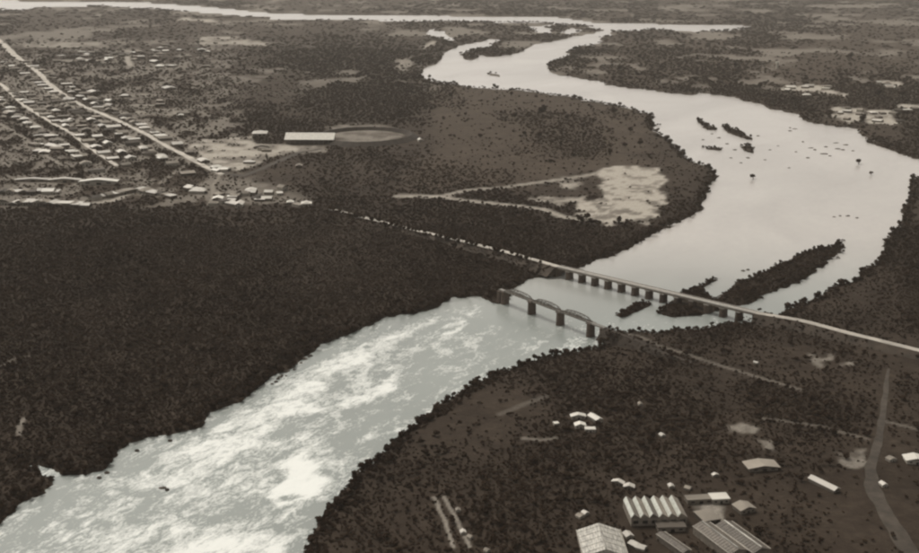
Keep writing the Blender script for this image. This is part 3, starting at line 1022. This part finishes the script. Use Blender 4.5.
# factory at the foot of the near bank
fx, fy = G(640, 527, 5)
fa = add('factory', None, None, (fx, fy, hz(fx, fy) - .4), .06)
tag(fa, 'factory under a saw-toothed roof of pale glazed bays', 'factory')
FW, FD, FH, NT = 37.0, 26.0, 6.0, 6
add('wall', MB().box((FW / 2 - 6, FD / 2, FH / 2), (FW, FD, FH)).mesh('wall', 'wall'), fa)
tw_ = FW / NT
for k in range(NT):
    xk = -6 + k * tw_
    bay = add('roof_bay', MB().prism([(xk + .05, FH + .02), (xk + tw_ - .1, FH + .02), (xk + tw_ * .32, FH + 2.9)], -.1, FD + .1).mesh('roof_bay', 'sheet_roof' if k in (0, 2) else 'grey_roof'), fa)
    V = [(xk + .02, .4, FH + .25), (xk + .02, FD - .4, FH + .25), (xk + tw_ * .30, FD - .4, FH + 2.85), (xk + tw_ * .30, .4, FH + 2.85)]
    V += [(x - .12, y, z + .05) for x, y, z in V]
    add('skylight', mesh_from('skylight', V, [(0, 1, 2, 3), (7, 6, 5, 4), (0, 4, 5, 1), (1, 5, 6, 2), (2, 6, 7, 3), (3, 7, 4, 0)], 'glass_light'), bay)
    add('window', MB().box((xk + tw_ / 2, -.03, 3.2), (tw_ * .55, .1, 2.2)).mesh('window', 'opening'), fa)
BUILT.append((fx + 12, fy + 13, 24))
ax, ay = G(670, 532, 3)
an = house(ax, ay, 18, 9, 5.2, .06, 'dark_roof', 'flat', 'wall', 'low dark annex with white dormers built onto the saw-toothed factory', None, 'annex', 'annex')


def shed_long(px, py, w, L, h, rz, roof, label, ridge=True, edge='wall_pale'):
    x, y = G(px, py, h)
    o = add('long_shed', None, None, (x, y, hz(x, y) - .4), rz)
    tag(o, label, 'shed')
    add('wall', MB().box((0, -L / 2, h / 2), (w, L, h)).mesh('wall', 'wall'), o)
    rf = add('roof', MB().prism([(-w / 2 - .3, h - .1), (w / 2 + .3, h - .1), (0, h + w * .18)], -L - .3, .3).mesh('roof', roof), o)
    if ridge:
        add('ridge_vent', MB().box((0, -L / 2, h + w * .18 + .1), (.9, L - 1, .7)).mesh('ridge_vent', 'pale_sheet'), rf)
    for s_ in (-1, 1):
        add('gutter', MB().box((s_ * (w / 2 + .45), -L / 2, h + .05), (.5, L + .4, .45)).mesh('gutter', edge), rf)
    n = int(L / (2.4 if roof == 'sheet_roof' else 5.5))
    for s_ in (-1, 1):
        for k in range(n):
            V = []
            y = -L + (k + .5) * L / n
            for yy in (y - .12, y + .12):
                V += [(s_ * (w / 2 + .25), yy, h + .0), (s_ * .5, yy, h + w * .18 - .15), (s_ * .5, yy, h + w * .18 + .05), (s_ * (w / 2 + .25), yy, h + .16)]
            add('roof_batten', mesh_from('roof_batten', V, [(0, 1, 2, 3), (7, 6, 5, 4), (0, 4, 5, 1), (1, 5, 6, 2), (2, 6, 7, 3), (3, 7, 4, 0)], 'grey_roof' if roof == 'sheet_roof' else 'pale_sheet'), rf)
    BUILT.append((x + math.sin(rz) * L / 2, y - math.cos(rz) * L / 2, max(w, L / 2)))
    return o


shed_long(701, 531, 12.5, 38, 6, .42, 'sheet_roof', 'long dark ribbed shed with pale gutters, on the factory side of its twin')
shed_long(723, 530, 12.5, 38, 6, .42, 'sheet_roof', 'long dark ribbed shed with pale gutters, twin farther from the factory')
shed_long(660, 540, 6, 26, 4.5, .5, 'sheet_roof', 'narrow dark lean-to shed between the saw-toothed factory and the twin sheds', False)
shed_long(598, 538, 27, 32, 6, .02, 'pale_sheet', 'broad shed under a bright mottled pale sheet roof')
big(699, 499, 18, 7, 5, .12, 'grey_roof', 'flat', 'wall', 'low grey-roofed workshop adjoining the bright white-roofed office', 'workshop', 'workshop')
big(719, 498, 12, 9, 5.4, .1, 'white_roof', 'flat', 'wall_pale', 'bright flat white-roofed office at the top of the factory yard', 'office', 'office')
big(744, 508, 11, 10, 5, .35, 'grey_roof', 'gable', 'wall', 'grey gable-roofed store at the outer end of the factory yard', 'store', 'store')
big(707, 517, 12, 14, 4.2, .3, 'grey_roof', 'flat', 'wall_dark', 'flat grey canopy building inside the factory yard', 'canopy building', 'building')
for px, py, rz in ((634, 545, .7), (628, 536, .3), (641, 548, 1.0)):
    big(px, py, 5, 6, 3.2, rz, 'pale_roof', 'gable', 'wall_pale', 'small pale outhouse between the mottled shed and the factory', 'outhouse', 'outhouse')['group'] = 'factory outhouses'


# ------------------------------------------------------------------ trees
def crown_geo(seed, lobes, rad, hgt, base, nleaf, leaf, core=.72):
    r = np.random.default_rng(seed)
    V, Fc = [], []
    Ls = []
    for i in range(lobes):
        a, q = r.uniform(0, 6.28), rad * .55 * math.sqrt(r.uniform(.05, 1))
        lr = rad * r.uniform(.42, .68)
        zc = base + hgt * r.uniform(.3, .72)
        Ls.append((q * math.cos(a), q * math.sin(a), zc, lr, min(lr * .9, hgt * .45)))
    for (cx, cy, cz, lr, lh) in Ls:
        b = len(V)      # leafy heart of the lobe
        for k in range(4):
            t = math.pi * k / 3
            for j in range(6):
                a = j * math.pi / 3 + k
                s_ = core * r.uniform(.85, 1.1)
                V.append((cx + lr * s_ * math.sin(t) * math.cos(a), cy + lr * s_ * math.sin(t) * math.sin(a), cz + lh * s_ * math.cos(t)))
        for k in range(3):
            for j in range(6):
                j2 = (j + 1) % 6
                Fc.append((b + k * 6 + j, b + k * 6 + 6 + j, b + k * 6 + 6 + j2, b + k * 6 + j2))
        for k in range(nleaf // lobes):
            n = r.normal(size=3)
            n /= np.linalg.norm(n)
            if n[2] < -.4:
                n[2] *= -1
            s_ = r.uniform(.78, 1.12)
            c = np.array((cx + n[0] * lr * s_, cy + n[1] * lr * s_, cz + n[2] * lh * s_))
            nn = n + r.normal(size=3) * .55
            nn /= np.linalg.norm(nn)
            t = np.cross(nn, r.normal(size=3))
            t /= np.linalg.norm(t)
            u = np.cross(nn, t)
            e = leaf * r.uniform(.6, 1.3)
            b = len(V)
            for i, j in ((-1, -.6), (.7, -1), (1, .7), (-.6, 1)):
                V.append(tuple(c + (t * i + u * j) * e * .5))
            Fc.append((b, b + 1, b + 2, b + 3))
    return V, Fc


def trunk_geo(h, r0, seed):
    rr = random.Random(seed)
    mb = MB()
    n = 6

    def tube(p, q, ra, rb):
        b = len(mb.V)
        for e, rad in ((p, ra), (q, rb)):
            for k in range(n):
                a = k * 2 * math.pi / n
                mb.V.append((e[0] + rad * math.cos(a), e[1] + rad * math.sin(a), e[2]))
        for k in range(n):
            k2 = (k + 1) % n
            mb.F.append((b + k, b + k2, b + n + k2, b + n + k))
    m_ = (rr.uniform(-.2, .2), rr.uniform(-.2, .2), h * .5)
    tube((0, 0, -.8), m_, r0, r0 * .7)
    tube(m_, (m_[0] * 2, m_[1] * 2, h), r0 * .7, r0 * .35)
    for k in range(3):
        a = rr.uniform(0, 6.28)
        tube(m_, (m_[0] + math.cos(a) * h * .35, m_[1] + math.sin(a) * h * .35, h * .95), r0 * .5, r0 * .2)
    return mb.V, mb.F


CR = []
for i, (lb, rad, hg, base, nl, lf) in enumerate(((5, 3.6, 5.2, 1.4, 150, 1.0), (4, 3.0, 6.4, 1.6, 140, .9), (6, 4.2, 4.8, 1.2, 170, 1.05),
                                                 (3, 2.3, 3.0, .1, 100, .8), (4, 2.8, 2.6, .0, 110, .85), (5, 3.2, 4.4, .8, 140, .95))):
    V, Fc = crown_geo(100 + i, lb, rad, hg, base, nl, lf)
    CR.append((mesh_from('crown', V, Fc, 'leaf'), mesh_from('crown', V, Fc, 'leaf_dry'), hg, base))
TR = [mesh_from('trunk', *trunk_geo(b + h * .6, .32, 7 + i), 'bark') for i, (_, _, h, b) in enumerate(CR)]
N_TREE = [0]


def tree(x, y, s, label, group, kind=None, z=None, dry=False):
    k = random.choice((0, 1, 2, 5)) if kind is None else kind
    o = add('tree', None, None, (x, y, hz(x, y) if z is None else z), random.uniform(0, 6.28), (s, s, s * random.uniform(.85, 1.2)))
    look = {0: 'broad', 1: 'tall upright', 2: 'wide spreading', 3: 'low round', 4: 'low wide', 5: 'compact'}[k]
    if group:
        label = ('big ' if s > 1.12 else 'small ' if s < .82 else '') + look + ' ' + label
    tag(o, label, 'tree', group)
    add('trunk', TR[k], o)
    add('crown', CR[k][1 if dry else 0], o)
    N_TREE[0] += 1
    return o


def bank_trees(pts, n, inland, side, s, label, group):
    P = resample(poly(pts), 2.0)
    for k in range(n):
        i = min(len(P) - 2, int((k + random.uniform(.1, .9)) / n * (len(P) - 1)))
        t = P[i + 1] - P[i]
        t /= np.linalg.norm(t)
        nn = np.array((-t[1], t[0])) * side
        for tr in range(8):
            q = P[i] + nn * (random.uniform(*inland) + tr * 2)
            if float(land_dist(np.array([q[0]]), np.array([q[1]]))[0]) > -.3:
                tree(q[0], q[1], s * random.uniform(.75, 1.3), label, group)
                break


bank_trees(RIGHT_BANK[23:-1], 70, (2, 9), 1, .8, 'tree fringing the near bank of the rapids', 'trees along the near bank of the rapids')
bank_trees(LEFT_BANK[12:36], 60, (-4, 4), 1, .9, 'tree at the water line of the far bank of the rapids', 'trees along the far bank of the rapids')
bank_trees(LEFT_BANK[42:] + CAPE[:7], 40, (-3, 8), 1, 1.2, 'dark tree crowding the wooded tip of the cape', 'trees on the tip of the cape')
bank_trees(RIGHT_BANK[1:13], 26, (-2, 8), 1, 1.15, 'dark tree on the outer bank of the river bend', 'trees on the outer bank of the bend')
for px, py, s in ((525, 138, 1.6), (539, 140, 1.4), (610, 158, 1.5), (428, 155, 1.2), (542, 118, 2.3), (515, 122, 1.5), (511, 98, 1.5), (501, 117, 1.3),
                  (614, 116, 1.6), (567, 122, 1.2), (594, 125, 1.2), (560, 148, 1.1), (585, 140, 1.2), (575, 160, 1.0), (480, 140, 1.1), (630, 135, 1.5),
                  (465, 120, 1.2), (550, 165, 1.0), (500, 160, 1.0), (450, 100, 1.3), (640, 150, 1.6), (625, 150, 1.2)):
    q = G(px, py)
    tree(q[0], q[1], s * 1.25, 'dark tree standing alone on the dry grass of the cape', 'lone trees on the cape')
for px, py, s in ((494, 87, 1.5), (454, 84, 1.5), (429, 78, 1.8), (497, 88, 1.2), (513, 90, 1.2), (620, 105, 1.5), (575, 97, 1.2)):
    q = G(px, py)
    tree(q[0], q[1], s * 1.3, 'tree on the upstream shore of the cape, dark against the water', 'shore trees of the cape')
for px, py, s in ((575, 51, 2.2), (695, 85, 2.2), (806, 83, 2.2), (683, 40, 2.4), (642, 40, 2.2), (902, 98, 2.6), (878, 98, 2.2), (794, 104, 2.0), (829, 119, 2.0),
                  (862, 124, 1.8), (640, 60, 2.2), (620, 72, 2.0), (735, 70, 2.0), (850, 60, 2.4), (760, 90, 2.0)):
    q = G(px, py)
    tree(q[0], q[1], s * 1.2, 'dark tree standing out on the far plain across the river', 'big trees on the far plain')
for px, py, s in ((580, 229, 1.5), (586, 224, 1.7), (591, 229, 1.3), (618, 227, 1.1), (573, 231, 1.2)):
    q = G(px, py)
    tree(q[0], q[1], s * 1.2, 'dark tree in the clump at the foot of the pale sand flat', 'clump by the sand flat')
# avenue along the causeway
P = resample(ROAD_WEST, 8.0)
for i in range(1, len(P) - 3):
    t = (P[i + 1] - P[i]) / np.linalg.norm(P[i + 1] - P[i])
    nn = np.array((-t[1], t[0]))
    if random.random() < .78:
        q = P[i] - nn * random.uniform(5.2, 7.5)
        tree(q[0], q[1], random.uniform(.75, 1.35), 'roadside tree on the town side of the bridge causeway', 'roadside trees of the causeway',
             z=float(emb_height(np.array([q[0]]), np.array([q[1]]), np.array([hz(*q)]))[0]) - .1)
# islands
def island_trees(P, n, s, label, group):
    k = 0
    for tr in range(n * 30):
        x, y = random.uniform(P[:, 0].min(), P[:, 0].max()), random.uniform(P[:, 1].min(), P[:, 1].max())
        if sdf(P, np.array([x]), np.array([y]))[0] < -1.5 and hz(x, y) > .4 and abs(np.dot(np.array((x, y)) - RB_A, np.array((-RB_D[1], RB_D[0])))) > 7:
            tree(x, y, s * random.uniform(.6, 1.1), label, group, kind=random.choice((3, 4, 5, 4)))
            k += 1
            if k >= n:
                break


island_trees(ISLANDS[1], 8, .8, 'tree on the thin spit above the road bridge', 'trees on the thin spit')
island_trees(ISLANDS[3], 12, .8, 'tree on the small dark islet between the two bridges', 'trees on the islet')
island_trees(ISLANDS[4], 8, 1.0, 'bush on the shorter rocky islet in the upper river', 'bushes on the shorter islet')
island_trees(ISLANDS[5], 12, 1.0, 'bush on the longer rocky islet in the upper river', 'bushes on the longer islet')
island_trees(ISLANDS[9], 12, 1.2, 'bush on the narrow island hugging the outer bank', 'bushes on the narrow island')
q = G(858.6, 164)
tree(q[0], q[1], 3.2, 'round dark tree standing by itself in the river', None, 3, z=-.1)
q = G(871, 175)
tree(q[0], q[1], 1.9, 'small bush by itself in the river near the round tree', None, 3, z=-.1)
q = G(753, 179)
tree(q[0], q[1], 1.9, 'upright dark bush alone in the river off the cape', None, 5, z=-.2)
print('trees', N_TREE[0])


# river rocks
def rock_mesh(seed):
    r = np.random.default_rng(seed)
    V, Fc = [], []
    nr, ns = 5, 9
    for k in range(nr):
        t = k / (nr - 1)
        for j in range(ns):
            a = j * 2 * math.pi / ns
            q = math.cos(t * math.pi / 2) * r.uniform(.75, 1.2) + .05
            V.append((q * math.cos(a), q * math.sin(a), -.25 + 1.0 * math.sin(t * math.pi / 2) * r.uniform(.8, 1.1)))
    for k in range(nr - 1):
        for j in range(ns):
            j2 = (j + 1) % ns
            Fc.append((k * ns + j, k * ns + j2, (k + 1) * ns + j2, (k + 1) * ns + j))
    Fc.append(tuple((nr - 1) * ns + j for j in range(ns)))
    return mesh_from('river_rock', V, Fc, 'rock')


RK = [rock_mesh(i) for i in range(4)]
for px, py, w, d, grp in ((795, 129, 9, 4, 'u'), (790, 128, 4, 3, 'u'), (811, 148, 9, 4, 'u'), (824, 154, 12, 4, 'u'), (830, 156, 5, 3, 'u'), (836, 143, 10, 3, 'u'),
                          (846, 145, 8, 3, 'u'), (838, 149, 9, 4, 'u'), (741, 163, 4, 3, 'u'), (789, 168, 4, 3, 'u'), (719, 138, 6, 3, 'u'), (731, 158, 5, 3, 'u'),
                          (796, 152, 4, 3, 'u'), (808, 158, 6, 3, 'u'), (834, 217, 4, 2, 'u'), (840, 216, 3, 2, 'u'), (848, 216, 5, 2, 'u'), (703, 140, 5, 3, 'u'),
                          (770, 150, 5, 3, 'u'), (778, 146, 4, 3, 'u'), (815, 150, 5, 3, 'u'), (843, 150, 6, 3, 'u'), (803, 142, 4, 3, 'u'), (765, 160, 4, 3, 'u'), (758, 136, 6, 3, 'u'), (745, 134, 4, 3, 'u'), (712, 134, 5, 3, 'u'), (727, 144, 6, 3, 'u'), (748, 158, 6, 4, 'u'), (735, 150, 6, 4, 'u'), (853, 151, 5, 3, 'u'), (826, 147, 6, 3, 'u'), (790, 131, 7, 4, 'u'), (857, 218, 4, 2, 'u'), (743, 271, 4, 2, 'u'), (748, 270, 3, 2, 'u'),
                          (163, 488, 4, 2.2, 'n'), (167, 490, 2.5, 2, 'n'), (137, 451, 3, 2, 'n'), (170, 441, 3, 2, 'n'), (280, 377, 3.5, 2.2, 'n'), (285, 372, 4, 2, 'n'),
                          (292, 367, 3, 2, 'n'), (278, 379, 2.5, 2, 'n'), (282, 376, 2, 1.6, 'n'), (288, 371, 2.6, 1.8, 'n'), (297, 364, 2.2, 1.6, 'n'), (301, 363, 2.4, 1.6, 'n'), (309, 357, 2.2, 1.5, 'n'), (272, 384, 2.4, 1.6, 'n'), (294, 370, 1.8, 1.4, 'n'), (286, 376, 1.6, 1.4, 'n'), (305, 359, 4, 2.5, 'n'), (311, 356, 3, 2, 'n'), (276, 382, 3, 2, 'n'), (99, 478, 3, 2, 'n'), (107, 473, 3, 2, 'n')):
    x, y = G(px, py)
    o = add('river_rock', random.choice(RK), None, (x, y, -.15), random.uniform(-.3, .3), (w * .75, d * .9, random.uniform(1.4, 2.4)))
    if grp == 'u':
        tag(o, 'low dark rock breaking the calm upper river', 'rock', 'rocks in the upper river')
    else:
        tag(o, 'small dark rock showing in the foam of the rapids', 'rock', 'rocks in the rapids')

# ------------------------------------------------------------------ scrub and woodland nobody could count
proto_col = bpy.data.collections.new('scrub_forms')
for k, (a, b, hg, base) in enumerate(CR):
    for j, me in enumerate((a, b)):
        o = bpy.data.objects.new('scrub_form_%02d' % (k * 2 + j), me)
        proto_col.objects.link(o)


def scatter_group(name):
    ng = bpy.data.node_groups.new(name, 'GeometryNodeTree')
    ng.interface.new_socket('Geometry', in_out='INPUT', socket_type='NodeSocketGeometry')
    ng.interface.new_socket('Geometry', in_out='OUTPUT', socket_type='NodeSocketGeometry')
    N, L = ng.nodes, ng.links
    gi, go = N.new('NodeGroupInput'), N.new('NodeGroupOutput')
    ci = N.new('GeometryNodeCollectionInfo')
    ci.inputs['Collection'].default_value = proto_col
    ci.inputs['Separate Children'].default_value = True
    ci.inputs['Reset Children'].default_value = True
    ip = N.new('GeometryNodeInstanceOnPoints')
    ip.inputs['Pick Instance'].default_value = True

    def attr(n, t):
        a = N.new('GeometryNodeInputNamedAttribute')
        a.data_type = t
        a.inputs['Name'].default_value = n
        return a.outputs['Attribute']
    L.new(gi.outputs[0], ip.inputs['Points'])
    L.new(ci.outputs[0], ip.inputs['Instance'])
    L.new(attr('pid', 'INT'), ip.inputs['Instance Index'])
    cx = N.new('ShaderNodeCombineXYZ')
    L.new(attr('rz', 'FLOAT'), cx.inputs[2])
    L.new(cx.outputs[0], ip.inputs['Rotation'])
    L.new(attr('sc', 'FLOAT_VECTOR'), ip.inputs['Scale'])
    L.new(ip.outputs[0], go.inputs[0])
    return ng


SG = scatter_group('scrub_scatter')


def band(y0, y1, step, smin, smax, zf):
    us_ = .52
    X, Y = np.meshgrid(np.arange(-y1 * us_, y1 * us_, step), np.arange(y0, y1, step))
    x, y = X.ravel(), Y.ravel()
    x = x + RNG.uniform(-.5, .5, x.shape) * step
    y = y + RNG.uniform(-.5, .5, y.shape) * step
    k = np.abs(x) < y * us_ + 10
    x, y = x[k], y[k]
    s = RNG.uniform(smin, smax, x.shape)
    return x, y, s, s * zf


bands = [band(470, 1500, 2.7, .24, .48, .75), band(470, 1500, 5.0, .44, .86, .9), band(1500, 2300, 4.9, .42, .85, .8), band(2300, 3300, 7.4, .6, 1.2, .8),
         band(3300, 4600, 12, .9, 1.9, .7), band(4600, 7000, 22, 1.5, 3.0, .5), band(7000, 12500, 44, 3.0, 6.5, .28)]
x, y, s, sz = [np.concatenate(v) for v in zip(*bands)]
d = land_dist(x, y)
b = bare_at(x, y)
ry_ = RNG.random(x.shape)
far = sstep(1500, 3200, y)
clear = fbm(x / (70 + .06 * y), y / (70 + .06 * y), 71, 4)
gw = (dfbm(x, y, 40, 41) - .5) * 160
inG, inG2, inT = sdf(GRASS, x, y) + gw < 0, sdf(GRASS2, x, y) + 3 * gw < 0, sdf(TOWN, x, y) + 3.2 * gw < 0
prob = np.clip(.92 + (clear - .46) * 2.0, .55, 1.0)
near_right = poly([(250, 700), (298, 548), (345, 470), (430, 400), (520, 350), (605, 332), (760, 314), (850, 272), (912, 190), (1100, 160), (1300, 700)])
prob = np.where(sdf(near_right, x, y) < 0, np.clip(.27 + (clear - .47) * 4.0, .05, .85), prob)
prob = np.where(y > 1700, np.clip(.44 + (clear - .46) * 3.4, .12, .85), prob)
prob = np.where(inG, np.clip(.24 + (clear - .50) * 2.6, .06, .6), prob)
prob = np.where(inG2, np.clip(.42 + (clear - .48) * 2.6, .14, .8), prob)
prob = np.where(inT, np.clip(.56 + (clear - .48) * 2.6, .22, .85), prob)
prob = np.where(d < 14, np.maximum(prob, .8), prob)                       # thick fringe on every shore
prob = np.where((y > 4200) & ~inG2, np.clip(.45 + (clear - .48) * 2.4, .15, .75), prob)
onI = np.zeros(x.shape, bool)
for P_ in ISLANDS[:4]:
    onI |= sdf(P_, x, y) < 3
prob = np.where(onI, .97, prob)
bush = (y < 1500) & (s > .481)
prob = np.where(bush, np.where(d < 16, .75, .06 + .28 * (clear > .58)), prob)
prob = np.where(b > .12, np.where(inT & (b < .45), .25, 0.0 + .03 * (b < .6)), prob)
keep = (ry_ < prob) & (d > .3)
for L_, w_ in ((ROAD_MAIN, 11), (ROAD_SECOND, 8), (ROAD_FORK, 8), (ROAD_NEAR, 4.5), (ROAD_WEST, 4.5), (ROAD_EAST, 4.5), (RAIL_EAST, 1.5)):
    keep &= ldist(L_, x, y) > w_ + s
keep &= np.abs(np.dot(np.column_stack([x, y]) - RB_A, np.array((-RB_D[1], RB_D[0])))) > np.where((np.dot(np.column_stack([x, y]) - RB_A, RB_D) > -25) & (np.dot(np.column_stack([x, y]) - RB_A, RB_D) < 255), 7.5, -1)
keep &= np.abs(np.dot(np.column_stack([x, y]) - TB_A, np.array((-TB_D[1], TB_D[0])))) > np.where((np.dot(np.column_stack([x, y]) - TB_A, TB_D) > -14) & (np.dot(np.column_stack([x, y]) - TB_A, TB_D) < 160), 6.5, -1)
for bx, by, br in BUILT:
    keep &= (x - bx) ** 2 + (y - by) ** 2 > (br + 1.0) ** 2
rr_ = np.hypot(x - cx_, (y - cy_) / 1.1)
keep &= ~((rr_ < 114))
x, y, s, sz, d = x[keep], y[keep], s[keep], sz[keep], d[keep]
inG, inG2, inT = inG[keep], inG2[keep], inT[keep]
z = emb_height(x, y, height(x, y, d))
dryp = np.where(inG | inG2, .6, .22) + .35 * (fbm(x / 160, y / 160, 83, 3) - .5)
form = RNG.choice([0, 1, 2, 3, 4, 5], p=[.14, .10, .14, .22, .22, .18], size=x.shape)
pid = form * 2 + (RNG.random(x.shape) < dryp)
rot = RNG.uniform(0, 6.28, x.shape)
side = x * 0
# which stretch of country a shrub belongs to
onisl = np.zeros(x.shape, bool)
for P_ in ISLANDS:
    onisl |= sdf(P_, x, y) < 6
near_right = poly([(250, 700), (298, 548), (345, 470), (430, 400), (520, 350), (605, 332), (760, 314), (850, 272), (912, 190), (1100, 160), (1300, 700)])
cape = poly([(330, 205), (560, 262), (700, 232), (730, 170), (640, 96), (420, 66), (400, 100), (420, 150), (340, 190)])
nr_ = (sdf(near_right, x, y) < 0) & ~onisl
cp = (sdf(cape, x, y) < 0) & ~nr_ & ~onisl
fr = (y > 3300) & ~nr_ & ~cp & ~onisl
tn_ = (inT | (y > 1800)) & ~nr_ & ~cp & ~fr & ~onisl
lf = ~(nr_ | cp | fr | tn_ | onisl)
for nm, msk, lab, cat in (('scrub', nr_, 'dense dark scrub covering the near bank around the factory', 'scrub'),
                          ('scrub', lf, 'dense dark scrub between the town and the rapids', 'scrub'),
                          ('scrub', cp, 'scattered bushes over the cape inside the river bend', 'scrub'),
                          ('scrub', onisl, 'low scrub covering the river islands', 'scrub'),
                          ('woodland', tn_, 'garden trees and woods around the town and stadium', 'woodland'),
                          ('woodland', fr, 'hazy woods of the far plain', 'woodland')):
    n = int(msk.sum())
    me = bpy.data.meshes.new(nm)
    me.vertices.add(n)
    me.vertices.foreach_set('co', np.column_stack([x[msk], y[msk], z[msk] - .15]).astype(np.float32).ravel())
    me.attributes.new('pid', 'INT', 'POINT').data.foreach_set('value', pid[msk].astype(np.int32))
    me.attributes.new('rz', 'FLOAT', 'POINT').data.foreach_set('value', rot[msk].astype(np.float32))
    me.attributes.new('sc', 'FLOAT_VECTOR', 'POINT').data.foreach_set('vector', np.column_stack([s[msk], s[msk], sz[msk]]).astype(np.float32).ravel())
    me.update()
    o = add(nm, me)
    tag(o, lab, cat, None, 'stuff')
    md = o.modifiers.new('scatter', 'NODES')
    md.node_group = SG
    print(nm, n)

# ------------------------------------------------------------------ haze over the plain
hzm = bpy.data.materials.new('haze')
hzm.use_nodes = True
nt = hzm.node_tree
nt.nodes.clear()
ho = nt.nodes.new('ShaderNodeOutputMaterial')
pv = nt.nodes.new('ShaderNodeVolumePrincipled')
pv.inputs['Color'].default_value = (.86, .82, .75, 1)
pv.inputs['Density'].default_value = HAZE_DENSITY
pv.inputs['Anisotropy'].default_value = 0.0
nt.links.new(pv.outputs[0], ho.inputs['Volume'])
hb = MB().box((0, 17500, 185), (46500, 36000, 378))
o = add('haze', hb.mesh('haze', hzm))
tag(o, 'thin pale haze over the river plain', 'haze', None, 'stuff')
